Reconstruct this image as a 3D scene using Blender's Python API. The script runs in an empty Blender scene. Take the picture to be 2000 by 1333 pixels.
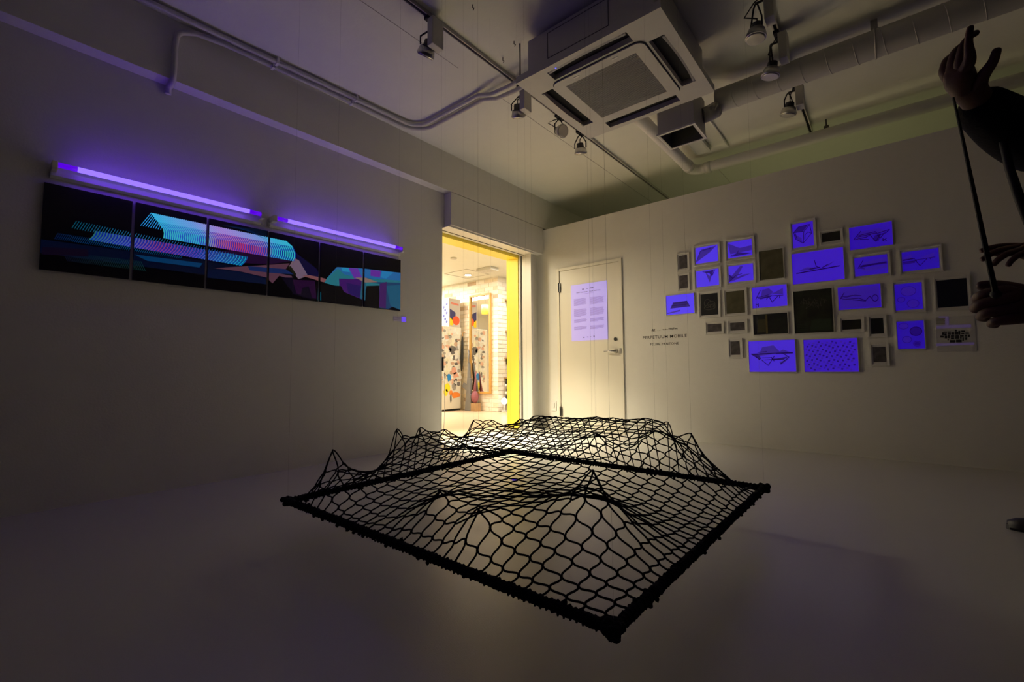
import bpy, math, random
import numpy as np
from mathutils import Vector, Matrix
sc = bpy.context.scene
R = random.Random(7)
# ------------------------------------------------------------------ camera
F = 884.95
YAW, PIT, ROL = [math.radians(a) for a in (39.831, 3.7252, -.4039)]
CAM = Vector((0, 0, .72))
fw = Vector((-math.sin(YAW) * math.cos(PIT), math.cos(YAW) * math.cos(PIT), math.sin(PIT)))
_r = Vector((math.cos(YAW), math.sin(YAW), 0)); _u = _r.cross(fw)
rt = _r * math.cos(ROL) + _u * math.sin(ROL); up = -_r * math.sin(ROL) + _u * math.cos(ROL)
cd = bpy.data.cameras.new('camera'); co = bpy.data.objects.new('camera', cd)
sc.collection.objects.link(co); sc.camera = co
cd.sensor_width = 36; cd.lens = F / 2000 * 36; cd.clip_start = .02; cd.clip_end = 60
m = Matrix((rt, up, -fw)).transposed().to_4x4(); m.translation = CAM
co.matrix_world = m
# ------------------------------------------------------------------ world, exposure, room lights
w = bpy.data.worlds.new('world'); sc.world = w; w.use_nodes = True
w.node_tree.nodes['Background'].inputs[0].default_value = (.004, .004, .006, 1)
vs = sc.view_settings
vs.view_transform = 'Standard'; vs.look = 'None'; vs.gamma = 1; vs.use_curve_mapping = False; vs.exposure = 0.0
sc.cycles.max_bounces = 14; sc.cycles.diffuse_bounces = 8; sc.cycles.glossy_bounces = 4
sc.cycles.sample_clamp_indirect = 6; sc.cycles.caustics_reflective = False; sc.cycles.caustics_refractive = False
sc.cycles.use_denoising = True

def area_light(x, y, z, sx, sy, power, col, rot=(0, 0, 0), spread=180):  # bare light source, no lamp body of its own
    l = bpy.data.lights.new('unseen_area_light', 'AREA'); l.shape = 'RECTANGLE'; l.size = sx; l.size_y = sy
    l.energy = power; l.color = col; l.spread = math.radians(spread)
    o = bpy.data.objects.new('unseen_area_light', l); sc.collection.objects.link(o)
    o.location = (x, y, z); o.rotation_euler = rot
    return o
WARM = (1, .865, .61)
# unseen lights added in the shop next door for the light they throw
area_light(-6.9, 4.75, 2.37, 1.6, .8, 190, (1, .93, .75))  # fill added out of view to brighten the bricks
area_light(-4.35, 5.65, 2.37, .8, .6, 42, (1, .93, .78))  # fill added behind the jamb to brighten the cabinet side
q = (Vector((-4.45, 2.75, 2.3)) - Vector((-3.1, 4.6, 1.0))).to_track_quat('Z', 'Y').to_euler()
area_light(-4.45, 2.75, 2.3, .35, .35, 19, WARM, q, 120)        # aimed light added out of view, brightens the corner through the opening
q = (Vector((-4.0, 3.3, 2.36)) - Vector((-2.9, 3.6, 0.0))).to_track_quat('Z', 'Y').to_euler()
area_light(-4.0, 3.3, 2.36, .3, .3, 44, WARM, q, 60)             # spot added out of view to brighten the floor inside the doorway
area_light(-.6, 5.35, 1.2, 1.6, .5, 2.8, (1, .93, .45), (math.pi, 0, 0))   # dim light of the store behind the partition
# ------------------------------------------------------------------ helpers
def at(px, py, ax, v):
    d = fw + rt * ((px - 1000) / F) - up * ((py - 666.5) / F)
    i = 'xyz'.index(ax); t = (v - CAM[i]) / d[i]
    return CAM + d * t
def D(px, py, dist):
    return CAM + (fw + rt * ((px - 1000) / F) - up * ((py - 666.5) / F)) * dist
def mat(name, col, rough=.6, metal=0, emit=None, es=1.0, bump=0, bscale=40, var=0, coat=0, spec=None, alpha=1):
    m = bpy.data.materials.new(name); m.use_nodes = True
    nt = m.node_tree; b = nt.nodes['Principled BSDF']
    b.inputs['Base Color'].default_value = (*col, 1); b.inputs['Roughness'].default_value = rough
    b.inputs['Metallic'].default_value = metal; b.inputs['Coat Weight'].default_value = coat
    b.inputs['Alpha'].default_value = alpha
    if spec is not None: b.inputs['Specular IOR Level'].default_value = spec
    if emit: b.inputs['Emission Color'].default_value = (*emit, 1); b.inputs['Emission Strength'].default_value = es
    if bump or var:
        tc = nt.nodes.new('ShaderNodeTexCoord'); n = nt.nodes.new('ShaderNodeTexNoise')
        n.inputs['Scale'].default_value = bscale; n.inputs['Detail'].default_value = 4
        nt.links.new(tc.outputs['Object'], n.inputs['Vector'])
        if bump:
            bp = nt.nodes.new('ShaderNodeBump'); bp.inputs['Strength'].default_value = bump; bp.inputs['Distance'].default_value = .01
            nt.links.new(n.outputs['Fac'], bp.inputs['Height']); nt.links.new(bp.outputs['Normal'], b.inputs['Normal'])
        if var:
            n2 = nt.nodes.new('ShaderNodeTexNoise'); n2.inputs['Scale'].default_value = bscale * .15; n2.inputs['Detail'].default_value = 5
            nt.links.new(tc.outputs['Object'], n2.inputs['Vector'])
            mx = nt.nodes.new('ShaderNodeMix'); mx.data_type = 'RGBA'
            mx.inputs[6].default_value = (*[c * (1 - var) for c in col], 1); mx.inputs[7].default_value = (*[min(1, c * (1 + var)) for c in col], 1)
            nt.links.new(n2.outputs['Fac'], mx.inputs[0]); nt.links.new(mx.outputs[2], b.inputs['Base Color'])
    return m
M = {}
M['wall'] = mat('white_wall_paint', (.71, .70, .655), .75, bump=.12, bscale=90, var=.03)
M['low_bounce'] = mat('low_bounce_wall', (.07, .065, .065), .8, bump=.1, bscale=60)  # unseen walls darkened to cut bounced light in the room
M['ceil'] = mat('white_ceiling_paint', (.68, .69, .63), .8, bump=.10, bscale=60, var=.03)
M['white'] = mat('white_enamel', (.70, .69, .66), .4, bump=.02, bscale=30)
M['door'] = mat('cream_door_paint', (.72, .69, .60), .45, bump=.03, bscale=70)
M['greyplastic'] = mat('pale_plastic', (.52, .51, .48), .5, bump=.03, bscale=50)
M['grille'] = mat('grille_grey', (.30, .29, .28), .6)
M['black'] = mat('black_matte', (.012, .012, .012), .7, bump=.1, bscale=100)
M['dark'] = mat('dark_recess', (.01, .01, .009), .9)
M['rope'] = mat('black_rope', (.006, .005, .006), .9, bump=.6, bscale=300, spec=.15)
M['line'] = mat('clear_fishing_line', (.85, .82, .72), .25, alpha=.28)
M['steel'] = mat('brushed_steel', (.55, .54, .52), .3, 1, bump=.05, bscale=120)
M['darksteel'] = mat('dark_steel', (.08, .08, .08), .35, .9, bump=.05, bscale=80)
M['lampglass'] = mat('lamp_glass', (.55, .53, .5), .12, .4)
M['galv'] = mat('painted_spiral_duct', (.50, .49, .46), .5, bump=.04, bscale=40, var=.05)
M['yellow'] = mat('yellow_paint', (.92, .76, .10), .45, bump=.03, bscale=60)
M['gold'] = mat('oak_mirror_frame', (.55, .30, .08), .45, bump=.1, bscale=60, var=.2)
M['mirror'] = mat('mirror_glass', (.92, .92, .9), .02, 1)
M['mortar'] = mat('white_mortar', (.80, .76, .70), .9, bump=.3, bscale=80)
M['brickA'] = mat('whitewashed_brick', (.84, .79, .72), .9, bump=.4, bscale=60, var=.08)
M['brickB'] = mat('tan_brick', (.74, .64, .52), .9, bump=.4, bscale=60, var=.15)
M['brickC'] = mat('cream_brick', (.80, .72, .60), .9, bump=.4, bscale=60, var=.1)
M['brickD'] = mat('brown_brick', (.52, .40, .30), .9, bump=.4, bscale=60, var=.2)
M['paper'] = mat('mat_board', (.66, .65, .62), .8, bump=.02)
M['frame'] = mat('white_wood_frame', (.66, .65, .62), .5, bump=.05, bscale=90)
M['uv'] = mat('fluorescent_print_paper', (.20, .19, .26), .5, emit=(.047, .0, .60), es=1.0, coat=.1)
M['uvp'] = mat('fluorescent_poster', (.50, .46, .55), .5, emit=(.13, .10, .50), es=1.0)
M['uvs'] = mat('fluorescent_card', (.3, .3, .4), .5, emit=(.08, .02, .72), es=1.0)
M['uvdim'] = mat('faint_fluorescent_ink', (.5, .49, .5), .7, emit=(.012, .004, .05), es=1.0)
M['ink'] = mat('dark_ink', (.012, .004, .03), .6, emit=(.006, 0, .04), es=1)
M['inkmid'] = mat('half_tone_ink', (.04, .03, .07), .6, emit=(.010, 0, .13), es=1)
M['inklight'] = mat('faint_tone_ink', (.10, .09, .13), .6, emit=(.016, 0, .22), es=1)
M['vinyl'] = mat('black_vinyl_lettering', (.03, .025, .02), .6)
M['vinylgrey'] = mat('grey_vinyl_lettering', (.22, .2, .16), .6)
M['postink'] = mat('poster_text_ink', (.32, .26, .36), .7, emit=(.06, .03, .28))
M['postdark'] = mat('poster_heading_ink', (.12, .09, .14), .7, emit=(.02, .01, .1))
M['wood'] = mat('shelf_wood', (.42, .26, .13), .6, bump=.1, var=.2)
M['rubber'] = mat('black_rubber', (.015, .014, .015), .5)
# floor: glossy resin with trowel marks
def floor_mat():
    m = mat('grey_white_resin_floor', (.60, .585, .56), .3)
    nt = m.node_tree; b = nt.nodes['Principled BSDF']; tc = nt.nodes.new('ShaderNodeTexCoord')
    n = nt.nodes.new('ShaderNodeTexNoise'); n.inputs['Scale'].default_value = 1.6; n.inputs['Detail'].default_value = 3
    mp = nt.nodes.new('ShaderNodeMapping'); mp.inputs['Scale'].default_value = (1.0, 2.2, 1); mp.inputs['Rotation'].default_value = (0, 0, .6)
    nt.links.new(tc.outputs['Object'], mp.inputs[0]); nt.links.new(mp.outputs[0], n.inputs['Vector'])
    b.inputs['Roughness'].default_value = .26
    n2 = nt.nodes.new('ShaderNodeTexNoise'); n2.inputs['Scale'].default_value = 130; n2.inputs['Detail'].default_value = 5; n2.inputs['Roughness'].default_value = .65
    nt.links.new(mp.outputs[0], n2.inputs['Vector'])
    bp = nt.nodes.new('ShaderNodeBump'); bp.inputs['Strength'].default_value = .12; bp.inputs['Distance'].default_value = .008
    nt.links.new(n2.outputs['Fac'], bp.inputs['Height']); nt.links.new(bp.outputs[0], b.inputs['Normal'])
    mx = nt.nodes.new('ShaderNodeMix'); mx.data_type = 'RGBA'
    mx.inputs[6].default_value = (.495, .487, .463, 1); mx.inputs[7].default_value = (.515, .507, .482, 1)
    nt.links.new(n.outputs['Fac'], mx.inputs[0]); nt.links.new(mx.outputs[2], b.inputs['Base Color'])
    return m
M['floor'] = floor_mat()
M['shopfloor'] = mat('pale_shop_floor', (.66, .50, .34), .28, bump=.04, bscale=30, var=.08)

def wloc(o):
    v = Vector((0, 0, 0))
    while o is not None: v += o.location; o = o.parent
    return v
class MB:
    def __init__(s): s.v = []; s.f = []; s.mi = []; s.cur = 0; s.smooth = []; s.sm = False
    def add(s, vs, fs):
        n = len(s.v); s.v += [tuple(p) for p in vs]
        for f in fs: s.f.append([i + n for i in f]); s.mi.append(s.cur); s.smooth.append(s.sm)
    def box(s, x0, x1, y0, y1, z0, z1):
        s.add([(x, y, z) for z in (z0, z1) for y in (y0, y1) for x in (x0, x1)],
              [(0, 2, 3, 1), (4, 5, 7, 6), (0, 1, 5, 4), (2, 6, 7, 3), (0, 4, 6, 2), (1, 3, 7, 5)]); return s
    def obox(s, c, ax, ay, az, hx, hy, hz):
        c = Vector(c); P = []
        for k in (-1, 1):
            for j in (-1, 1):
                for i in (-1, 1): P.append(c + ax * hx * i + ay * hy * j + az * hz * k)
        s.add(P, [(0, 2, 3, 1), (4, 5, 7, 6), (0, 1, 5, 4), (2, 6, 7, 3), (0, 4, 6, 2), (1, 3, 7, 5)]); return s
    def tube(s, pts, r, n=8, cap=True, up0=None):
        pts = [Vector(p) for p in pts]; rs = r if isinstance(r, (list, tuple)) else [r] * len(pts)
        base = len(s.v); ring = []
        t0 = (pts[1] - pts[0]).normalized()
        a = Vector((0, 0, 1)) if abs(t0.z) < .9 else Vector((1, 0, 0))
        if up0: a = Vector(up0)
        b = t0.cross(a).normalized()
        for i, p in enumerate(pts):
            t = (pts[min(i + 1, len(pts) - 1)] - pts[max(i - 1, 0)]).normalized()
            b = (b - t * b.dot(t)).normalized(); c = t.cross(b)
            for k in range(n):
                an = 2 * math.pi * k / n
                s.v.append(tuple(p + b * (rs[i] * math.cos(an)) + c * (rs[i] * math.sin(an))))
        for i in range(len(pts) - 1):
            for k in range(n):
                k2 = (k + 1) % n; o = base + i * n
                s.f.append([o + k, o + k2, o + n + k2, o + n + k]); s.mi.append(s.cur); s.smooth.append(True)
        if cap:
            s.f.append([base + k for k in range(n)][::-1]); s.mi.append(s.cur); s.smooth.append(False)
            s.f.append([base + (len(pts) - 1) * n + k for k in range(n)]); s.mi.append(s.cur); s.smooth.append(False)
        return s
    def ball(s, c, r, nu=8, nv=6, sx=1, sy=1, sz=1):
        base = len(s.v); c = Vector(c)
        for j in range(1, nv):
            th = math.pi * j / nv
            for i in range(nu):
                ph = 2 * math.pi * i / nu
                s.v.append((c.x + r * sx * math.sin(th) * math.cos(ph), c.y + r * sy * math.sin(th) * math.sin(ph), c.z + r * sz * math.cos(th)))
        t = len(s.v); s.v.append((c.x, c.y, c.z + r * sz)); s.v.append((c.x, c.y, c.z - r * sz))
        for i in range(nu):
            i2 = (i + 1) % nu
            for j in range(nv - 2):
                o = base + j * nu; s.f.append([o + i, o + nu + i, o + nu + i2, o + i2]); s.mi.append(s.cur); s.smooth.append(True)
            s.f.append([t, base + i, base + i2]); s.mi.append(s.cur); s.smooth.append(True)
            o = base + (nv - 2) * nu; s.f.append([t + 1, o + i2, o + i]); s.mi.append(s.cur); s.smooth.append(True)
        return s
    def build(s, name, mats, parent=None, label=None, bevel=0):
        me = bpy.data.meshes.new(name); off = wloc(parent) if parent else Vector((0, 0, 0))
        me.from_pydata([tuple(Vector(p) - off) for p in s.v], [], s.f); me.update()
        mats = mats if isinstance(mats, (list, tuple)) else [mats]
        for q in mats: me.materials.append(q)
        for p, mi, sm in zip(me.polygons, s.mi, s.smooth): p.material_index = mi; p.use_smooth = sm
        o = bpy.data.objects.new(name, me); sc.collection.objects.link(o)
        if parent: o.parent = parent
        if label: o['label'] = label
        if bevel:
            bv = o.modifiers.new('bevel', 'BEVEL'); bv.width = bevel; bv.segments = 2; bv.limit_method = 'ANGLE'
        return o
def box(*a): return MB().box(*a)
def tag(o, label, cat, group=None, kind=None):
    o['label'] = label; o['category'] = cat
    if group: o['group'] = group
    if kind: o['kind'] = kind
    return o
def thing(name, label, cat, loc, group=None):
    o = bpy.data.objects.new(name, None); o.empty_display_size = .05; sc.collection.objects.link(o); o.location = loc
    return tag(o, label, cat, group)
def struct(name, mb, m, label=None):
    o = mb.build(name, m); o['kind'] = 'structure'
    if label: o['label'] = label
    return o

# ------------------------------------------------------------------ the room
XL, YB, ZC = -3.457, 4.663, 2.935       # left wall, back partition, ceiling
XR, YF = 3.2, -2.6
struct('floor', box(XL - .13, XR, YF, 6.2, -.1, 0), M['floor'])
struct('ceiling', box(-3.7, XR, YF, 6.2, ZC, ZC + .1), M['ceil'])
DY0, DY1, DZ = 3.045, 4.50, 2.20
mb = MB(); mb.box(XL - .13, XL, YF, DY0, 0, ZC); mb.box(XL - .13, XL, DY1, 6.2, 0, ZC); mb.box(XL - .13, XL, DY0, DY1, DZ, ZC)
struct('wall_left', mb, M['wall'])
struct('trim_1', box(XL, -3.356, YF, 6.1, 2.547, ZC), M['wall'])           # ceiling beam along the left wall
DX0, DX1, DT = -3.112, -2.305, 1.945                                      # store door opening
mb = MB(); mb.box(XL, DX0 - .01, YB, YB + .12, 0, 2.52); mb.box(DX1 + .01, XR, YB, YB + .12, 0, 2.52); mb.box(DX0 - .01, DX1 + .01, YB, YB + .12, DT + .01, 2.52)
struct('wall_back', mb, M['wall'])
struct('wall_rear', box(XL, XR, 6.1, 6.2, 0, ZC), M['wall'])
struct('wall_right', box(XR, XR + .1, YF, 6.2, 0, ZC), M['low_bounce'])
struct('wall_front', box(XL, XR, YF - .1, YF, 0, ZC), M['low_bounce'])
# flush cream door with frame
d = struct('door_1', box(DX0 + .004, DX1 - .004, YB - .004, YB + .036, .01, DT - .004), M['door'])
mb = MB()
mb.box(DX0 - .035, DX0, YB - .016, YB + .05, 0, DT + .035); mb.box(DX1, DX1 + .035, YB - .016, YB + .05, 0, DT + .035); mb.box(DX0, DX1, YB - .016, YB + .05, DT, DT + .035)
mb.build('door_frame', M['door'], d, bevel=.003)
for z in (.22, 1.74):
    mb = MB(); mb.box(DX0 - .012, DX0 + .016, YB - .022, YB - .004, z - .055, z + .055); mb.tube([(DX0, YB - .024, z - .058), (DX0, YB - .024, z + .058)], .007, 8)
    mb.build('hinge', M['darksteel'], d)
hx = DX1 - .06
h = MB().tube([(hx, YB - .004, .93), (hx, YB - .012, .93)], .026, 16).tube([(hx, YB - .012, .93), (hx, YB - .05, .93)], .009, 8).tube([(hx + .008, YB - .05, .93), (hx - .05, YB - .054, .93), (hx - .125, YB - .05, .928)], .009, 8)
h.build('door_handle', M['steel'], d)
MB().tube([(hx, YB - .004, 1.065), (hx, YB - .016, 1.065)], .02, 16).tube([(hx, YB - .016, 1.065), (hx, YB - .022, 1.065)], .009, 12).build('door_lock', M['darksteel'], d)
MB().box(DX1 - .01, DX1 + .014, YB - .02, YB - .002, .90, .96).build('strike_plate', M['steel'], d)
# shutter box over the opening, rails, painted portal
t = thing('shutter_box', 'long white boxed shutter housing over the lit doorway', 'shutter housing', (-3.41, 3.8, 2.2))
box(XL + .002, -3.356, 3.07, 4.655, 2.203, 2.540).build('housing', M['white'], t, bevel=.002)
struct('trim_8', box(XL - .12, -3.372, 3.05, 4.49, 2.184, 2.1995), M['white'])
struct('trim_9', box(-3.52, -3.514, 3.05, 4.49, 2.179, 2.1835), M['dark'])
mb = MB(); mb.box(-3.585, -3.405, 4.50, 4.525, 0, 2.18); 
rail = thing('shutter_rail', 'pale vertical shutter guide rail with dark slot right of yellow jamb', 'guide rail', (-3.5, 4.49, 0))
mb = MB(); mb.box(-3.585, -3.565, 4.44, 4.498, .001, 2.182); mb.box(-3.545, -3.40, 4.455, 4.498, .001, 2.182)
mb.build('guide', M['white'], rail, bevel=.002)
box(-3.565, -3.545, 4.47, 4.498, .001, 2.182).build('slot', M['dark'], rail, 'dark vertical slot')
# yellow painted portal frame just behind the wall
mb = MB(); mb.box(-3.78, -3.59, 2.85, 4.6, 2.150, 2.40); struct('trim_2', mb, M['yellow'], 'yellow painted lintel')
struct('trim_3', box(-3.78, -3.59, 4.43, 4.6, 0, 2.15), M['yellow'], 'yellow painted jamb right of the doorway')
struct('trim_4', box(-3.78, -3.59, 2.4, 2.98, 0, 2.15), M['yellow'])
# ------------------------------------------------------------------ the shop beyond
SY, SX = 5.966, -5.302
struct('floor', box(-9.5, XL - .13, 0, 9, -.1, -.001), M['shopfloor'])
struct('ceiling', box(-9.5, -3.59, 0, 9, 2.40, 2.5), M['ceil'])
struct('wall_shop_left', box(-9.6, -9.5, 0, 9, 0, 2.4), M['wall'])
struct('wall_shop_front', box(-9.5, -3.59, -.1, 0, 0, 2.4), M['wall'])
struct('wall_shop_rear', box(SX, -3.59, 9, 9.1, 0, 2.4), M['wall'])
wb = struct('wall_shop_brick', box(-9.5, SX - .01, SY + .008, 6.2, 0, 2.4), M['mortar'])
ws = struct('wall_shop_side', box(SX - .2, SX - .008, SY + .004, 9, 0, 2.4), M['mortar'])
def brick_mesh(mn, L, ax):
    b = MB(); h = .062
    if ax == 'y': b.box(0, L, 0, .014, 0, h)
    else: b.box(0, .014, 0, L, 0, h)
    me = bpy.data.meshes.new('brick'); me.from_pydata(b.v, [], b.f); me.materials.append(M[mn]); return me
bm = {}
for ax in 'xy':
    for mn in ('brickA', 'brickB', 'brickC', 'brickD'):
        for L in (.205, .0975): bm[ax, mn, L] = brick_mesh(mn, L, ax)
def pick(): 
    q = R.random(); return 'brickA' if q < .66 else 'brickC' if q < .86 else 'brickB' if q < .96 else 'brickD'
row = 0; z = .004
while z < 2.36:
    off = 0 if row % 2 else .1075
    x = SX - .003 - .205 + off * 0 - (0 if row % 2 else 0)
    first = True; x = SX - .003
    while x > -6.78:
        L = .0975 if (first and row % 2) else .205; first = False
        o = bpy.data.objects.new('brick', bm['y', pick(), L]); sc.collection.objects.link(o); o.parent = wb
        o.location = (x - L, SY - .004 + R.uniform(0, .004), z); x -= L + .01
    y = SY - .001 + .012; first = True
    while y < 6.55:
        L = .0975 if (first and not row % 2) else .205; first = False
        o = bpy.data.objects.new('brick', bm['x', pick(), L]); sc.collection.objects.link(o); o.parent = ws
        o.location = (SX - .012 + R.uniform(0, .003), y, z); y += L + .01
    row += 1; z += .0745
# mirror
mx0, mx1, mz0, mz1 = -5.975, -5.445, .31, 2.115
mt = thing('wall_mirror', 'tall mirror in golden wooden frame on the brick wall', 'mirror', (-5.71, SY, mz0))
b = .035; y0, y1 = SY - .045, SY - .006
mb = MB(); mb.box(mx0, mx0 + b, y0, y1, mz0, mz1); mb.box(mx1 - b, mx1, y0, y1, mz0, mz1); mb.box(mx0 + b, mx1 - b, y0, y1, mz0, mz0 + b); mb.box(mx0 + b, mx1 - b, y0, y1, mz1 - b, mz1)
mb.build('mirror_frame', M['gold'], mt, bevel=.004)
box(mx0 + b, mx1 - b, SY - .02, SY - .010, mz0 + b, mz1 - b).build('mirror_glass', M['mirror'], mt)
# stickered cabinet
CX, CY0, CY1, CH = -6.142, 5.30, 5.88, 1.53
cab = thing('storage_cabinet', 'tall cream cabinet plastered with stickers beside the mirror', 'cabinet', (CX - .25, 5.6, 0))
box(CX - .55, CX, CY0, CY1, .03, CH).build('body', M['door'], cab, bevel=.006)
box(CX - .53, CX - .012, CY0 + .015, CY1 - .015, .001, .03).build('plinth', M['dark'], cab)
box(CX - .5, CX - .04, CY0 - .018, CY0 - .001, .08, CH - .04).build('cabinet_door', M['door'], cab, bevel=.004)
scol = [(.85, .80, .66), (.14, .13, .13), (.78, .70, .52), (.50, .34, .25), (.30, .28, .26), (.88, .84, .74), (.62, .55, .45), (.66, .40, .30), (.86, .82, .7), (.8, .75, .62)]
smats = [mat('sticker_print', c, .4, var=.5, bscale=60) for c in scol]
sb = mat('blue_sticker', (.02, .22, .60), .4); sy_ = mat('yellow_sticker', (.9, .72, .03), .4); so = mat('orange_sticker', (.85, .26, .05), .4); sp = mat('salmon_sticker', (.66, .34, .26), .4)
def sticker(y, z, a, h, m, k):
    # irregular rounded patch lying on the cabinet side
    n = 8; P = []
    rr = [R.uniform(.8, 1.1) for _ in range(n)]
    for lay in (0, 1):
        for i in range(n):
            an = 2 * math.pi * i / n + .3
            cx_, sz_ = math.cos(an), math.sin(an)
            q = 1 / max(abs(cx_), abs(sz_)) * .85
            P.append((CX + .0008 * k + .001 * lay, y + a * .5 * cx_ * q * rr[i], z + h * .5 * sz_ * q * rr[i]))
    b = MB(); b.add(P, [list(range(n, 2 * n))] + [(i, (i + 1) % n, (i + 1) % n + n, i + n) for i in range(n)])
    b.build('sticker', m, cab)
k = 1
for zi in range(17):
    for yi in range(7):
        y = 5.40 + yi * .072 + R.uniform(-.03, .03); zz = .50 + zi * .060 + R.uniform(-.02, .02)
        sticker(y, min(zz, 1.47), R.uniform(.06, .12), R.uniform(.05, .10), R.choice(smats), k); k = k % 3 + 1
for (y, z, a, h, m_) in [(5.66, 1.12, .2, .14, smats[1]), (5.60, 1.10, .08, .1, smats[4]), (5.70, .72, .16, .16, sp), (5.74, .65, .13, .13, sp), (5.58, .60, .12, .17, sb), (5.54, .42, .14, .2, sy_), (5.50, .33, .12, .15, sy_), (5.70, .43, .13, .16, smats[4]), (5.74, .28, .25, .13, so), (5.62, .33, .10, .1, so), (5.62, .22, .05, .19, smats[1]), (5.74, .50, .08, .1, smats[5])]:
    sticker(y, z, a, h, m_, 5)
# carton on the cabinet
ct = thing('carton', 'printed carton with navy, yellow and red shapes on top of the cabinet', 'box', (CX - .2, 5.7, CH))
box(CX - .34, CX - .005, 5.575, 5.86, CH + .001, 2.05).build('carton_body', mat('grey_carton', (.50, .47, .45), .6, bump=.02), ct, bevel=.003)
def xpoly(pts, x, m_, name, par, label=None):
    n = len(pts); b = MB()
    b.add([(x, p[0], p[1]) for p in pts] + [(x + .001, p[0], p[1]) for p in pts], [list(range(n, 2 * n))] + [(i, (i + 1) % n, (i + 1) % n + n, i + n) for i in range(n)])
    return b.build(name, m_, par, label)
X = CX - .005
navy = mat('navy_print', (.03, .03, .14), .5)
xpoly([(5.60, 1.86), (5.60, 1.70), (5.69, 1.64), (5.74, 1.72), (5.74, 1.80)], X, navy, 'printed_shape', ct, 'navy printed shape')
xpoly([(5.60, 1.69), (5.60, 1.56), (5.66, 1.55), (5.70, 1.62), (5.66, 1.68)], X, mat('yellow_print', (.9, .6, .02), .5), 'printed_shape', ct, 'yellow printed shape')
b_ = []
for i in range(14):
    an = 2 * math.pi * i / 14; b_.append((5.755 + .09 * math.cos(an), 1.65 + .085 * math.sin(an)))
xpoly(b_, X + .001, mat('red_print', (.85, .10, .03), .5), 'printed_shape', ct, 'red printed disc')
xpoly([(5.62, 1.99), (5.62, 1.95), (5.82, 1.93), (5.82, 1.965)], X, mat('brick_red_print', (.6, .2, .15), .5), 'printed_shape', ct)
b = MB(); b.box(CX - .33, CX - .02, 5.571, 5.5745, CH + .02, 2.03); b.build('white_label', M['paper'], ct)
b = MB()
for i in range(7): b.ball((CX - .06 - .04 * (i % 3), 5.571, 1.62 + .055 * i), .03, 8, 6, 1, .05, 1)
b.build('printed_figure', navy, ct, 'blurred blue-black print')
# things leaning beside it
g = thing('toy_rifle', 'grey toy rifle standing muzzle up against the wall by the cabinet', 'toy', (-5.98, 5.85, 0))
gm = mat('grey_plastic_gun', (.20, .20, .21), .45, bump=.05, bscale=60)
def P2(x, z): return Vector((x, 5.83 + .03 * z, z))
def slab(pts, th, m_, name, par):
    n = len(pts); b = MB()
    b.add([(p[0], 5.84 - th / 2 + p[1] * .06, p[1]) for p in pts] + [(p[0], 5.84 + th / 2 + p[1] * .06, p[1]) for p in pts], [list(range(n))[::1], list(range(n, 2 * n))[::-1]] + [(i, i + n, (i + 1) % n + n, (i + 1) % n) for i in range(n)])
    return b.build(name, m_, par, bevel=.004)
slab([(-5.98, .002), (-5.82, .002), (-5.84, .28), (-5.90, .34), (-5.96, .28)], .06, gm, 'stock', g)
slab([(-5.965, .27), (-5.86, .27), (-5.875, .58), (-5.955, .60)], .05, gm, 'receiver', g)
slab([(-6.08, .42), (-5.96, .36), (-5.96, .46), (-6.06, .50)], .04, gm, 'magazine', g)
slab([(-5.955, .59), (-5.90, .59), (-5.93, .86), (-5.965, .87)], .045, gm, 'handguard', g)
MB().tube([(-5.94, 5.88, .85), (-5.965, 5.90, 1.10)], .011, 8).build('barrel', gm, g)
slab([(-5.975, .98), (-5.95, .98), (-5.957, 1.03), (-5.972, 1.03)], .02, gm, 'front_sight', g)
st = thing('black_umbrella', 'long black folded stick umbrella hanging against the stickered cabinet', 'umbrella', (-6.08, 5.84, .7))
MB().tube([(-6.11, 5.86, .72), (-6.10, 5.86, .95), (-6.09, 5.86, 1.25), (-6.085, 5.86, 1.36)], [.012, .028, .022, .01], 10).build('canopy', M['black'], st)
MB().tube([(-6.085, 5.86, 1.35), (-6.08, 5.86, 1.42), (-6.05, 5.86, 1.45), (-6.02, 5.86, 1.42)], .009, 8).build('handle', M['wood'], st)
bag = thing('drawstring_bag', 'small plum drawstring bag slumped at the foot of the mirror', 'bag', (-5.76, 5.86, .12))
bm_ = mat('plum_fabric', (.30, .10, .13), .8, bump=.3, bscale=40)
MB().ball((-5.76, 5.855, .25), .085, 14, 10, .8, .8, 1.3).build('pouch', bm_, bag)
MB().tube([(-5.77, 5.86, .34), (-5.775, 5.88, .52), (-5.78, 5.9, .70)], [.03, .016, .008], 8).build('neck', bm_, bag)
box(-5.81, -5.68, 5.80, 5.92, .001, .14).build('block_base', M['wood'], bag)
# shelves with shoes on the side wall
for i, (z, yy) in enumerate([(2.0, 6.18), (1.435, 6.19), (.955, 6.16), (.60, 6.15)]):
    s_ = thing('wall_shelf', ['topmost short wooden shelf on the side brick wall', 'second wooden shelf from the top on side brick wall', 'third wooden shelf from the top on side brick wall', 'lowest wooden shelf on the side brick wall'][i], 'shelf', (SX + .1, yy + .3, z), 'wooden shelves on the side wall')
    box(SX + .004, SX + .24, yy - .03, yy + .85, z - .025, z).build('board', M['wood'], s_, bevel=.003)
    for q in (.02, .7): box(SX + .004, SX + .14, yy + q, yy + q + .02, z - .12, z - .0255).build('bracket', M['darksteel'], s_)
lm = thing('globe_lamp', 'glowing white globe lamp on the shop floor under the shelves', 'lamp', (-5.175, 5.985, 0))
MB().ball((-5.175, 5.985, .19), .055, 20, 14).build('globe', mat('lit_opal_glass', (.9, .9, .88), .3, emit=(1, .93, .8), es=3), lm)
MB().tube([(-5.175, 5.985, .001), (-5.175, 5.985, .03)], .05, 20).tube([(-5.175, 5.985, .03), (-5.175, 5.985, .12)], .012, 8).build('base', M['white'], lm)
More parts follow.
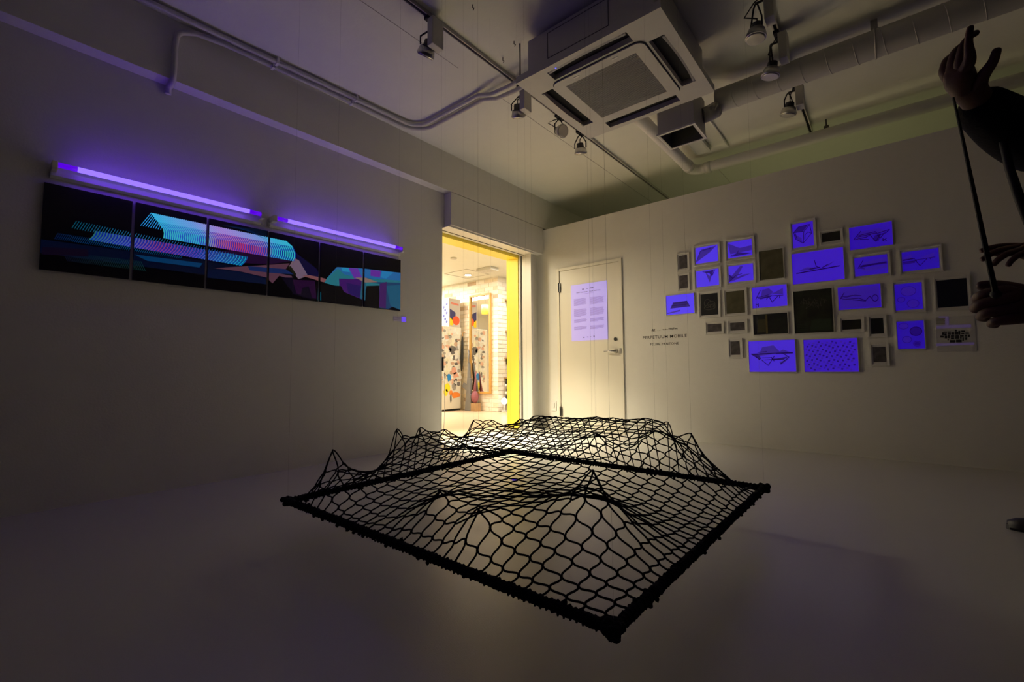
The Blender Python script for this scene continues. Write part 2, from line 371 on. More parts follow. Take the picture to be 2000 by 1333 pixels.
def cap_stack(x, y, z, lab):
    t = thing('sports_cap', lab, 'cap', (x, y, z), 'dark caps by the shelves')
    b = MB(); b.ball((x, y, z + .03), .075, 14, 10, 1, 1, .8); b.build('crown', M['black'], t)
    b = MB(); b.ball((x + .02, y - .085, z + .012), .06, 12, 8, 1, 1, .14); b.build('brim', M['black'], t)
for z, lab in ((.61, 'black cap on the lowest shelf'), (.965, 'black cap on the third shelf')):
    cap_stack(SX + .15, 6.46, z, lab)
hk = thing('cap_stand', 'upright stand hung with dark and white balls by the shop wall', 'stand', (-5.19, 6.12, 0))
MB().tube([(-5.19, 6.12, .001), (-5.19, 6.12, .62)], .008, 8).tube([(-5.19, 6.12, .001), (-5.19, 6.12, .012)], .06, 20).build('pole', M['darksteel'], hk)
for i in range(4): MB().ball((-5.19 + .01 * (-1) ** i, 6.12,   .12 + .13 * i), .05, 12, 8, 1, 1, .8).build('ball', M['rubber'] if i % 2 == 0 else M['black'], hk)
for i in range(3): MB().ball((-5.20, 6.06, .2 + .13 * i), .022, 10, 8).build('ball', M['paper'], hk, 'small white ball')
# shop ceiling fittings
dl = thing('downlight', 'round recessed downlight glowing in the shop ceiling', 'ceiling light', (-5.61, 5.535, 2.39))
MB().tube([(-5.61, 5.535, 2.392), (-5.61, 5.535, 2.399)], .075, 24).build('trim_ring', M['white'], dl)
MB().tube([(-5.61, 5.535, 2.388), (-5.61, 5.535, 2.3915)], .055, 24).build('lens', mat('lit_lens', (1, 1, 1), .3, emit=(1, .95, .8), es=8), dl)
ah = thing('ceiling_hatch', 'square access hatch outlined in the shop ceiling', 'hatch', (-5.45, 5.45, 2.4))
q0, q1, q2, q3 = -5.85, -5.3, 5.2, 5.75
mb = MB(); e = .012
mb.box(q0, q1, q2, q2 + e, 2.393, 2.3995); mb.box(q0, q1, q3 - e, q3, 2.393, 2.3995); mb.box(q0, q0 + e, q2 + e, q3 - e, 2.393, 2.3995); mb.box(q1 - e, q1, q2 + e, q3 - e, 2.393, 2.3995)
mb.build('hatch_frame', M['greyplastic'], ah)
sd = thing('smoke_detector', 'round white smoke detector on the shop ceiling near the lintel', 'detector', (*at(886, 506, 'z', 2.39).xy, 2.39))
c = at(886, 506, 'z', 2.385)
MB().tube([(c.x, c.y, 2.3995), (c.x, c.y, 2.385), (c.x, c.y, 2.375)], [.05, .048, .03], 20).build('detector_body', M['greyplastic'], sd)
c = at(952, 529, 'z', 2.36)
ap = thing('ceiling_fan_unit', 'small white boxed ventilation unit on the shop ceiling', 'vent', (c.x, c.y, 2.36))
box(c.x - .16, c.x + .16, c.y - .1, c.y + .1, 2.35, 2.399).build('housing', M['greyplastic'], ap, bevel=.01)
for i in range(4): box(c.x - .14, c.x + .14, c.y - .08 + i * .045, c.y - .07 + i * .045, 2.346, 2.3495).build('slat', M['white'], ap)
# yellow pendant lamp that only the mirror shows
px_ = Vector((-6.62, 4.85, 1.93))
pl = thing('pendant_lamp', 'yellow cylinder pendant lamp reflected in the golden mirror', 'lamp', px_)
MB().tube([px_, px_ + Vector((0, 0, .2))], .075, 20).build('shade', M['yellow'], pl)
MB().tube([px_ + Vector((0, 0, .2)), (px_.x, px_.y, 2.40)], .004, 6).build('cord', M['black'], pl)
# cord and catch at the left jamb
cb = thing('door_pull_cord', 'thin white cord hanging from a small catch on the doorway left edge', 'cord', (XL - .02, 3.03, .9))
box(XL - .02, XL + .012, 3.046, 3.058, .72, .86).build('catch', M['darksteel'], cb)
MB().tube([(XL + .004, 3.062, .72), (XL + .004, 3.075, .55), (XL + .004, 3.08, .30), (XL + .004, 3.064, .12)], .003, 6).build('cord', M['white'], cb)
sw = thing('wall_socket', 'small white socket plate low on back wall between corner and door', 'socket', (-3.22, YB, .35))
c = at(1082.5, 793, 'y', YB); 
box(c.x - .035, c.x + .035, YB - .008, YB - .0005, c.z - .06, c.z + .06).build('plate', M['white'], sw, bevel=.002)
box(c.x - .012, c.x + .012, YB - .014, YB - .0085, c.z - .02, c.z + .035).build('rocker', M['paper'], sw)

# ------------------------------------------------------------------ black-light tubes over the panels
uvtube = mat('violet_black_light_tube', (.1, .02, .3), .3, emit=(.37, .22, 1.7), es=1.0)
uvend = mat('violet_tube_end', (.1, .02, .3), .3, emit=(.09, .0, .7), es=1.0)
for i, (ya, yb, lab) in enumerate([(.235, 1.305, 'long violet black-light batten above the four left art panels'), (1.365, 2.515, 'long violet black-light batten above the right art panels, nearest the doorway')]):
    t = thing('black_light_batten', lab, 'light fixture', (XL + .03, (ya + yb) / 2, 1.80), 'violet black-light battens above the art panels')
    b = MB(); z0, z1 = 1.782, 1.828
    b.add([(XL + .001, ya, z0), (XL + .03, ya, z0 + .010), (XL + .03, ya, z1 - .004), (XL + .001, ya, z1), (XL + .001, yb, z0), (XL + .03, yb, z0 + .010), (XL + .03, yb, z1 - .004), (XL + .001, yb, z1)],
          [(0, 1, 2, 3), (7, 6, 5, 4), (0, 4, 5, 1), (1, 5, 6, 2), (2, 6, 7, 3), (3, 7, 4, 0)])
    b.build('housing', M['white'], t, bevel=.002)
    for rot_, dx_, dz_, en_ in (((math.pi, 0, 0), 0, .018, .38), ((0, -math.radians(130), 0), .014, .014, .65), ((0, 0, 0), 0, -.018, .35)):
        l_ = area_light(XL + .075 + dx_, (ya + yb) / 2, 1.84 + dz_, .02, yb - ya - .2, en_, (.12, 0, 1), rot_) 
        l_.name = 'black_light_glow'; l_.parent = t; l_.location -= t.location
    tx, tz = XL + .075, 1.84
    for y in (ya + .012, yb - .012): box(XL + .001, XL + .09, y - .012, y + .012, tz - .03, tz + .016).build('lamp_holder', M['white'], t, bevel=.003)
    MB().tube([(tx, ya + .1, tz), (tx, yb - .1, tz)], .0145, 16, cap=False).build('fluorescent_tube', uvtube, t)
    for a_, b__ in ((ya + .024, ya + .1), (yb - .1, yb - .024)): MB().tube([(tx, a_, tz), (tx, b__, tz)], .0145, 16).build('tube_end', uvend, t, 'dimmer violet tube end')
cj = thing('lamp_link_cable', 'short cable joining the two violet battens', 'cable', (XL + .02, 1.335, 1.8))
MB().tube([(XL + .03, 1.305, 1.80), (XL + .035, 1.325, 1.77), (XL + .02, 1.345, 1.83), (XL + .03, 1.365, 1.80)], .004, 6).build('cable', M['white'], cj)
# ------------------------------------------------------------------ six art panels
ZT, ZBt = 1.748, 1.275; PXF = XL + .016
def yx(px, py=480): return at(px, py, 'x', PXF).y
edges = [(79, 255), (261.6, 402), (407, 522.8), (526.8, 623.3), (627, 709.3), (712.6, 783)]
def Z1(zx, zy):   # crop coordinates -> wall y, z
    p = at(zx / 2.439, 280 + zy / 2.439, 'x', PXF + .001); return (p.y, p.z)
art = []      # (polygon [(y,z)], colour)
def apoly(pts, col): art.append(([Z1(*p) for p in pts], tuple(c * (.2 if max(col) < .13 else .5) for c in col)))
def stroke(pts, wd, col, col2=None):
    P = [Vector(Z1(*p)) for p in pts]
    for i in range(len(P) - 1):
        a, b = P[i], P[i + 1]; n = (b - a); 
        if n.length < 1e-6: continue
        n = Vector((-n.y, n.x)).normalized() * wd / 2
        e_ = (b - a).normalized() * wd * .2
        c_ = col if col2 is None else tuple(col[k] + (col2[k] - col[k]) * i / (len(P) - 2) for k in range(3))
        art.append(([tuple(a - n), tuple(b - n + e_), tuple(b + n + e_), tuple(a + n)], c_))
def lerp(a, b, t): return tuple(a[i] + (b[i] - a[i]) * t for i in range(len(a)))
def ramp(t, stops):
    for (t0, c0), (t1, c1) in zip(stops, stops[1:]):
        if t <= t1: return lerp(c0, c1, (t - t0) / (t1 - t0))
    return stops[-1][1]
CY_, BL, PK, RD, PU = (.03, .42, .68), (.0, .03, .50), (.32, .20, .62), (.42, .03, .10), (.16, .03, .30)
# dim lower masses first
apoly([(180, 455), (620, 515), (980, 560), (1270, 610), (1275, 650), (960, 625), (620, 580), (178, 520)], (.0, .008, .055))
apoly([(640, 530), (965, 572), (950, 592), (700, 560)], (.0, .06, .20))
for k in range(40):
    x = 300 + k * 9.5; y = 520 + k * 1.2; stroke([(x, y - 4), (x + 22, y + 42)], .0022, lerp((.004, .006, .02), (.005, .035, .035), k / 40))
apoly([(200, 495), (420, 505), (420, 540), (200, 530)], (.015, .004, .03))
apoly([(990, 512), (1280, 512), (1392, 562), (1280, 578), (980, 560)], (.055, .004, .10))
apoly([(1020, 595), (1275, 580), (1380, 572), (1362, 600), (1180, 592), (1290, 612), (1390, 632), (1395, 650), (1330, 632), (1298, 668), (1270, 640), (1140, 610)], (.16, .06, .10))
apoly([(1180, 585), (1360, 600), (1400, 625), (1290, 618), (1190, 606)], (.01, .03, .16))
apoly([(985, 600), (1140, 612), (1265, 645), (1270, 672), (985, 640)], (.0, .015, .10))
apoly([(1395, 505), (1420, 530), (1510, 600), (1525, 640), (1460, 628), (1430, 580)], (.01, .006, .12))
apoly([(1402, 545), (1425, 560), (1466, 632), (1422, 648), (1376, 588)], (.30, .18, .24))
for k in range(12): stroke([(1378 + k * 4, 588 - k * 3), (1425 + k * 3.6, 645 - k * 1.5)], .0018, (.12, .10, .20))
apoly([(1370, 590), (1385, 585), (1412, 625), (1404, 632)], (.03, .03, .0))
apoly([(1440, 632), (1470, 628), (1530, 640), (1605, 662), (1540, 662)], (.34, .12, .13))
apoly([(1340, 640), (1395, 640), (1400, 655), (1440, 655), (1500, 700), (1500, 745), (1400, 720)], (.008, .002, .03))
apoly([(1395, 650), (1500, 655), (1508, 742), (1412, 715)], (.07, .004, .10))
apoly([(1440, 690), (1470, 680), (1490, 745), (1430, 730)], (.01, .003, .03))
apoly([(1515, 700), (1530, 712), (1535, 750), (1512, 748)], (.0, .10, .16))
# right-hand sky
apoly([(1605, 590), (1730, 597), (1910, 618), (1908, 660), (1730, 640), (1560, 640)], (.03, .22, .62))
apoly([(1560, 640), (1610, 596), (1640, 625), (1700, 640), (1910, 655), (1908, 700), (1640, 690), (1545, 665)], (.03, .28, .36))
apoly([(1660, 594), (1705, 597), (1725, 640), (1690, 648)], (.22, .05, .60))
apoly([(1765, 603), (1815, 608), (1810, 640), (1765, 632)], (.22, .04, .55))
apoly([(1625, 592), (1660, 594), (1668, 615), (1632, 610)], (.03, .45, .85))
apoly([(1820, 610), (1875, 616), (1840, 645), (1815, 640)], (.03, .35, .80))
apoly([(1615, 645), (1725, 648), (1725, 745), (1618, 700)], (.08, .01, .20))
apoly([(1650, 665), (1720, 680), (1720, 740), (1660, 715)], (.03, .01, .16))
apoly([(1725, 640), (1745, 645), (1740, 750), (1715, 740)], (.03, .16, .26))
apoly([(1745, 660), (1910, 665), (1908, 760), (1850, 790), (1808, 785), (1808, 670)], (.02, .08, .22))
apoly([(1840, 680), (1910, 675), (1908, 795), (1860, 775)], (.02, .16, .30))
apoly([(1810, 670), (1842, 660), (1838, 788), (1806, 780)], (.09, .02, .18))
apoly([(1690, 640), (1740, 640), (1800, 662), (1740, 664)], (.40, .26, .22))
apoly([(1530, 675), (1625, 680), (1640, 712), (1722, 748), (1722, 775), (1530, 752)], (.0, .0, .0))
apoly([(1745, 680), (1808, 678), (1806, 785), (1745, 778)], (.0, .0, .0))
# dim back rows of slanting strokes
for k in range(64):
    t_ = k / 63; x = 262 + 600 * t_; y = 428 + 92 * t_; stroke([(x + 16, y), (x - 2, y + 28)], .0028, lerp((.0, .008, .05), (.0, .06, .18), min(1, t_ * 1.6)))
for k in range(62):
    t_ = k / 61; x = 365 + 760 * t_; y = 370 + 158 * t_; stroke([(x, y), (x - 22, y + 34)], .0032, ramp(t_, [(0, (.0, .06, .10)), (.4, (.01, .11, .24)), (1, (.0, .08, .30))]))
# second, curved band
for k in range(52):
    t_ = k / 51; x = 452 + 715 * t_; y = 418 + 122 * t_
    c1 = ramp(t_, [(0, (.02, .12, .14)), (.25, (.06, .10, .40)), (.45, (.22, .03, .22)), (.7, (.08, .05, .42)), (1, (.0, .32, .52))])
    stroke([(x + 4, y), (x, y + 14), (x - 10, y + 28), (x - 26, y + 42)], .0062, c1)
    stroke([(x + 11, y + 1), (x + 7, y + 15), (x - 3, y + 29), (x - 19, y + 43)], .0045, ramp(t_, [(0, (.0, .02, .35)), (.5, (.02, .02, .42)), (1, (.0, .10, .45))]))
# the bright ribbon
for k in range(9):
    t_ = k / 8; stroke([(720 + 62 * t_, 333 + 38 * t_), (670 + 95 * t_, 392 + 20 * t_)], .0032, (.02, .30, .75))
NB = 62
for k in range(NB):
    t_ = k / (NB - 1)
    A0 = lerp((720, 332), (1357, 465), t_); A1 = lerp((757, 376), (1388, 493), t_); A2 = lerp((779, 408), (1402, 525), t_); A3 = lerp((784, 430), (1401, 545), t_); A4 = lerp((781, 452), (1393, 561), t_)
    hi = ramp(t_, [(0, (.04, .50, .80)), (.28, (.16, .38, .80)), (.5, (.42, .26, .72)), (.78, (.20, .34, .72)), (.88, (.05, .48, .72)), (1, (.04, .52, .66))])
    lo = ramp(t_, [(0, (.04, .42, .55)), (.3, (.03, .40, .62)), (.42, (.36, .10, .30)), (.6, (.50, .03, .16)), (.78, (.30, .06, .30)), (.84, (.02, .42, .62)), (1, (.03, .50, .55))])
    stroke([A0, A1, A2], .0068, hi, lerp(hi, lo, .6)); stroke([A2, A3, A4], .0068, lo)
    dx = 5.6
    bl = ramp(t_, [(0, (.0, .05, .60)), (.45, (.06, .03, .60)), (.8, (.02, .06, .62)), (1, (.0, .05, .5))])
    stroke([(A0[0] + dx, A0[1] + 2), (A1[0] + dx, A1[1] + 1)], .0036, lerp(hi, bl, .35))
    stroke([(A1[0] + dx, A1[1] + 1), (A2[0] + dx, A2[1] + 1), (A3[0] + dx, A3[1] + 1), (A4[0] + dx, A4[1] + 1)], .0040, bl)
for k in range(7): stroke([(1060 + k * 22, 392 + k * 4), (1270, 418 + k * 8)], .0015, (.0, .02, .10))
def clip(poly, y0, y1, z0, z1):
    for ax_, v, sg in ((0, y0, 1), (0, y1, -1), (1, z0, 1), (1, z1, -1)):
        out = []
        for i in range(len(poly)):
            a, b = poly[i - 1], poly[i]; ia, ib = (a[ax_] - v) * sg >= 0, (b[ax_] - v) * sg >= 0
            if ia != ib:
                t_ = (v - a[ax_]) / (b[ax_] - a[ax_]); out.append((a[0] + (b[0] - a[0]) * t_, a[1] + (b[1] - a[1]) * t_))
            if ib: out.append(b)
        poly = out
        if len(poly) < 3: return []
    return poly
am = bpy.data.materials.new('fluorescent_print_inks'); am.use_nodes = True
nt = am.node_tree; b = nt.nodes['Principled BSDF']; ca = nt.nodes.new('ShaderNodeVertexColor'); ca.layer_name = 'ink'
nt.links.new(ca.outputs['Color'], b.inputs['Emission Color']); b.inputs['Emission Strength'].default_value = .85
b.inputs['Base Color'].default_value = (.006, .006, .008, 1); b.inputs['Roughness'].default_value = .5
pm = mat('black_gloss_print', (.003, .003, .005), .35, bump=.01, bscale=30)
names = ['leftmost art panel, nearly black with faint blue strokes', 'second art panel from left, start of the bright cyan ribbon', 'third art panel from left, pink and red striped ribbon', 'fourth art panel from left, where the striped ribbon ends', 'fifth art panel from left, dark with cyan and violet wedge', 'rightmost art panel, nearest the doorway, cyan and purple blocks']
for (e0, e1), lab in zip(edges, names):
    ya, yb = yx(e0), yx(e1)
    t = thing('art_panel', lab, 'art panel', (XL, (ya + yb) / 2, ZBt), 'six art panels under the violet tubes')
    box(XL + .001, PXF, ya, yb, ZBt, ZT).build('panel_board', pm, t)
    V, Fc, C = [], [], []
    for j, (pg, col) in enumerate(art):
        q = clip(pg, ya + .001, yb - .001, ZBt + .001, ZT - .001)
        if len(q) < 3: continue
        ar = sum(q[i - 1][0] * q[i][1] - q[i][0] * q[i - 1][1] for i in range(len(q)))
        if ar < 0: q = q[::-1]
        n = len(V); V += [(PXF + .0004 + j * .0000035 - t.location.x, y - t.location.y, z - t.location.z) for y, z in q]; Fc.append(list(range(n, n + len(q)))); C += [col] * len(q)
    if V:
        me = bpy.data.meshes.new('printed_artwork'); me.from_pydata(V, [], Fc); me.materials.append(am)
        ca_ = me.color_attributes.new('ink', 'FLOAT_COLOR', 'CORNER')
        for p in me.polygons:
            for li in p.loop_indices: ca_.data[li].color = (*C[me.loops[li].vertex_index], 1)
        o = bpy.data.objects.new('printed_artwork', me); sc.collection.objects.link(o); o.parent = t
p0, p1 = at(768.5, 622, 'x', XL), at(792.5, 623, 'x', XL)
lc = thing('caption_card', 'small violet glowing caption card under the rightmost art panel', 'label', (XL, p0.y, p0.z))
ym = p0.y + (p1.y - p0.y) * .62
box(XL + .0005, XL + .003, p0.y, ym, p0.z - .022, p0.z + .018).build('card', M['uvdim'], lc)
box(XL + .0005, XL + .004, ym + .004, p1.y, p0.z - .024, p0.z + .022).build('bright_square', M['uvs'], lc, 'bright blue-violet square')
for i in range(3): box(XL + .0031, XL + .0036, p0.y + .006, ym - .01, p0.z - .012 + i * .01, p0.z - .009 + i * .01).build('text_line', M['vinylgrey'], lc)

# ------------------------------------------------------------------ wall of framed works
def Z2(zx, zy, y=YB - .012): return at(1220 + zx / 2.7027, 400 + zy / 2.7027, 'y', y)
def flat(pts, y, th=.0008):
    n = len(pts); b = MB()
    a = sum(pts[i - 1][0] * pts[i][1] - pts[i][0] * pts[i - 1][1] for i in range(n))
    if a < 0: pts = pts[::-1]
    b.add([(p[0], y - th, p[1]) for p in pts] + [(p[0], y, p[1]) for p in pts], [list(range(n))] + [(i, i + n, (i + 1) % n + n, (i + 1) % n) for i in range(n)])
    return b
def merge(bs):
    o = MB()
    for b in bs: o.add(b.v, b.f)
    return o
def sline(P, wd, y):
    bs = []
    for a, b in zip(P, P[1:]):
        a, b = Vector(a), Vector(b); n = b - a
        if n.length < 1e-5: continue
        n = Vector((-n.y, n.x)).normalized() * wd / 2; e_ = (b - a).normalized() * wd * .3
        bs.append(flat([tuple(a - n - e_), tuple(b - n + e_), tuple(b + n + e_), tuple(a + n - e_)], y))
    return merge(bs)
# drawings in unit square: (kind, points, width fraction / tone)
def hatch(x0, y0, x1, y1, n, dx, dy): return [[(x0 + (x1 - x0) * i / n, y0 + (y1 - y0) * i / n), (x0 + (x1 - x0) * i / n + dx, y0 + (y1 - y0) * i / n + dy)] for i in range(n + 1)]
def ell(cx, cy, rx, ry, n=18): return [(cx + rx * math.cos(2 * math.pi * i / n), cy + ry * math.sin(2 * math.pi * i / n)) for i in range(n + 1)]
DR = {
 'tray': dict(mid=[[(.14, .32), (.26, .62), (.76, .64), (.86, .34)]], dark=[[(.25, .61), (.76, .63)], [(.28, .56), (.74, .58)], [(.2, .45), (.8, .47)]], light=[[(.02, .1), (.5, .22), (.5, .14), (.02, .05)]]),
 'craft': dict(mid=[[(.2, .44), (.58, .56), (.55, .48), (.25, .40)]], light=[[(.25, .5), (.3, .85), (.5, .9), (.62, .7), (.48, .5)], [(.55, .6), (.9, .85), (.9, .55)]], dark=[[(.1, .42), (.25, .85)], [(.15, .5), (.48, .58)], [(.18, .46), (.46, .5)], [(.42, .38), (.5, .52), (.9, .50)], [(.5, .46), (.58, .22), (.75, .48)], [(.8, .5), (.8, .38)], [(.1, .04), (.1, .2), (.14, .14), (.17, .2), (.17, .05)]]),
 'craft2': dict(mid=[[(.55, .3), (.6, .5), (.75, .55), (.68, .22)]], light=[[(.15, .4), (.25, .75), (.7, .8), (.85, .6), (.4, .5)]], dark=[[(.1, .45), (.28, .78)], [(.22, .60), (.62, .66)], [(.2, .54), (.65, .6)], [(.12, .44), (.4, .48), (.5, .56)], [(.25, .42), (.45, .36)], [(.5, .52), (.62, .22), (.72, .52)], [(.66, .5), (.72, .34), (.82, .54)], [(.62, .55), (.94, .66), (.86, .54), (.68, .48)], [(.78, .2), (.86, .3)], [(.86, .2), (.78, .3)], [(.78, .2), (.78, .3)]]),
 'cube': dict(light=[[(.1, .6), (.45, .35), (.4, .15), (.15, .4)]], mid=[[(.05, .65), (.3, .85), (.8, .9), (.5, .62)]], dark=[[(.05, .65), (.3, .85), (.85, .88), (.55, .62), (.05, .65)], [(.05, .65), (.15, .35), (.5, .15), (.55, .62)], [(.85, .88), (.92, .5), (.5, .15)], [(.6, .48), (.75, .58), (.92, .5)], [(.6, .48), (.58, .3)], [(.12, .62), (.2, .38)]]),
 'horizon': dict(light=[[(.12, .42), (.3, .52), (.48, .46), (.3, .4)], [(.6, .44), (.85, .62), (.7, .46)]], mid=[[(.3, .42), (.45, .48), (.55, .44), (.4, .41)]], dark=[[(.08, .34), (.92, .42)], [(.08, .35), (.92, .43)], [(.45, .7), (.48, .5), (.56, .43)], [(.6, .44), (.7, .52)], [(.35, .44), (.55, .46)]]),
 'bar': dict(light=[[(.2, .3), (.4, .2), (1, .3), (1, .45), (.3, .4)], [(.25, .7), (1, .85), (1, .65), (.3, .6)]], mid=[[(.15, .48), (1, .50), (1, .62), (.25, .58)]], dark=[[(.1, .42), (.28, .85)], [(.15, .5), (.95, .56)], [(.2, .54), (.95, .6)], [(.18, .46), (.5, .5)], [(.12, .44), (.3, .36)]]),
 'wedge': dict(light=[[(0, .7), (.25, .85), (.3, .6), (0, .55)], [(.45, .6), (.9, .8), (.85, .55)]], mid=[[(0, .5), (.35, .5), (.35, .38), (0, .36)]], dark=[[(0, .6), (.3, .62)], [(0, .56), (.35, .6)], [(0, .48), (.4, .48)], [(.35, .55), (.48, .2), (.68, .52)], [(.4, .52), (.9, .56)], [(.38, .4), (.38, .55)], [(.75, .55), (.78, .48)]]),
 'figure': dict(light=[[(.03, .05), (.97, .05), (.97, .93), (.03, .93)]], mid=[], dark=[[(.05, .5), (.15, .75)], [(.05, .5), (.4, .6), (.55, .55)], [(.1, .45), (.5, .45), (.65, .32), (.75, .5)], [(.35, .4), (.65, .3)], [(.1, .58), (.35, .6)], ell(.87, .4, .07, .14, 12), [(.75, .5), (.8, .38)]]),
 'circles1': dict(light=[ell(.5, .7, .28, .18)[:-1], ell(.22, .4, .14, .09)[:-1], ell(.65, .22, .22, .15)[:-1]], mid=[], dark=[]),
 'circles2': dict(light=[ell(.25, .83, .18, .11)[:-1], ell(.35, .33, .17, .12)[:-1], ell(.72, .17, .14, .09)[:-1]], mid=[ell(.7, .62, .22, .16)[:-1], ell(.72, .17, .11, .07)[:-1]], dark=[ell(.7, .62, .22, .16)]),
 'ship': dict(light=[[(.2, .5), (.3, .8), (.55, .85), (.7, .6)], [(.62, .6), (.75, .7), (.92, .6)], [(.66, .3), (.7, .22), (.88, .42)]], mid=[[(.05, .58), (.22, .55), (.28, .4), (.2, .44)], [(.5, .42), (.52, .36), (.76, .38), (.86, .48), (.6, .42)]], dark=[[(.05, .58), (.95, .60)], [(.1, .56), (.5, .58)], [(.2, .63), (.4, .65)], [(.05, .58), (.24, .40)], [(.14, .52), (.23, .39)], [(.28, .38), (.42, .2), (.56, .5)], [(.3, .45), (.5, .45), (.52, .38)], [(.35, .38), (.75, .40)], [(.5, .46), (.55, .34)], [(.74, .58), (.87, .46), (.68, .24)], [(.6, .57), (.95, .58)]]),
 'perspa': dict(light=[[(.02, .1), (.25, .85), (.95, .95), (.65, .6)], [(.2, .7), (.7, .82), (.6, .62), (.15, .6)]], mid=[], dark=[[(.02, .15), (.22, .75), (.7, .85)]]),
 'perspb': dict(light=[[(.0, .95), (.5, .55), (1, .6), (1, .3), (.1, .25)]], mid=[[(.1, .08), (.45, .25), (1, .12), (.6, .08)]], dark=[[(.1, .12), (.45, .26), (.95, .12)], [(.4, .25), (.45, .4)]]),
 'perspc': dict(light=[[(.4, .95), (.6, .6), (.75, .9), (.6, .2)]], mid=[[(.3, .9), (.6, .82), (.72, .62), (.8, .96)]], dark=[[(.3, .92), (.6, .8), (.72, .6), (.85, .95)]]),
 'perspd': dict(light=[[(.05, .3), (.5, .95), (.6, .9), (.3, .2)], [(0, .1), (.6, .4), (.9, .4), (.1, .05)]], mid=[[(0, .5), (0, .05), (.2, .25), (.15, .35)]], dark=[[(0, .5), (.15, .25), (.3, .4), (.55, .45)], [(0, .05), (.25, .3)]]),
}
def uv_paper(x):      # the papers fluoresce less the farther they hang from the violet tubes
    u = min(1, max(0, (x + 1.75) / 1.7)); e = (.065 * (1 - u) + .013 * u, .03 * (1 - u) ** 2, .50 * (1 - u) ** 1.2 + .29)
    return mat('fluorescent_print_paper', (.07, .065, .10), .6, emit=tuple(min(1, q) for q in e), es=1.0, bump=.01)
plots = []
for a_ in range(16):
    for b__ in range(15):
        cx, cy = .5 + (a_ - 7.5) * .066 + (b__ - 7) * .030, .5 + (b__ - 7) * .072 - (a_ - 7.5) * .045
        if .04 < cx < .95 and .06 < cy < .93 and R.random() < .93: plots.append([(cx - .024, cy - .022), (cx + .014, cy - .034), (cx + .025, cy + .018), (cx - .012, cy + .028)])
DR['grid'] = dict(light=plots[::2], mid=plots[1::2], dark=[])
darks = {}
def dark_mat(name, c1, c2, sc_=12):
    if name not in darks:
        m_ = mat(name, c1, .45, coat=.2)
        nt_ = m_.node_tree; b_n = nt_.nodes['Principled BSDF']; tc = nt_.nodes.new('ShaderNodeTexCoord'); n = nt_.nodes.new('ShaderNodeTexNoise')
        n.inputs['Scale'].default_value = sc_; n.inputs['Detail'].default_value = 7; cr = nt_.nodes.new('ShaderNodeValToRGB')
        cr.color_ramp.elements[0].position = .4; cr.color_ramp.elements[1].position = .7
        cr.color_ramp.elements[0].color = (*c1, 1); cr.color_ramp.elements[1].color = (*c2, 1)
        nt_.links.new(tc.outputs['Object'], n.inputs['Vector']); nt_.links.new(n.outputs['Fac'], cr.inputs[0]); nt_.links.new(cr.outputs[0], b_n.inputs['Base Color'])
        darks[name] = m_
    return darks[name]
olive = lambda: dark_mat('dark_olive_print', (.07, .065, .03), (.12, .11, .06))
grey = lambda: dark_mat('dark_grey_print', (.055, .05, .05), (.11, .10, .10), 30)
blk = lambda: dark_mat('near_black_print', (.006, .006, .008), (.02, .025, .015), 10)
navyp = lambda: dark_mat('blue_black_print', (.004, .005, .016), (.006, .007, .02), 10)
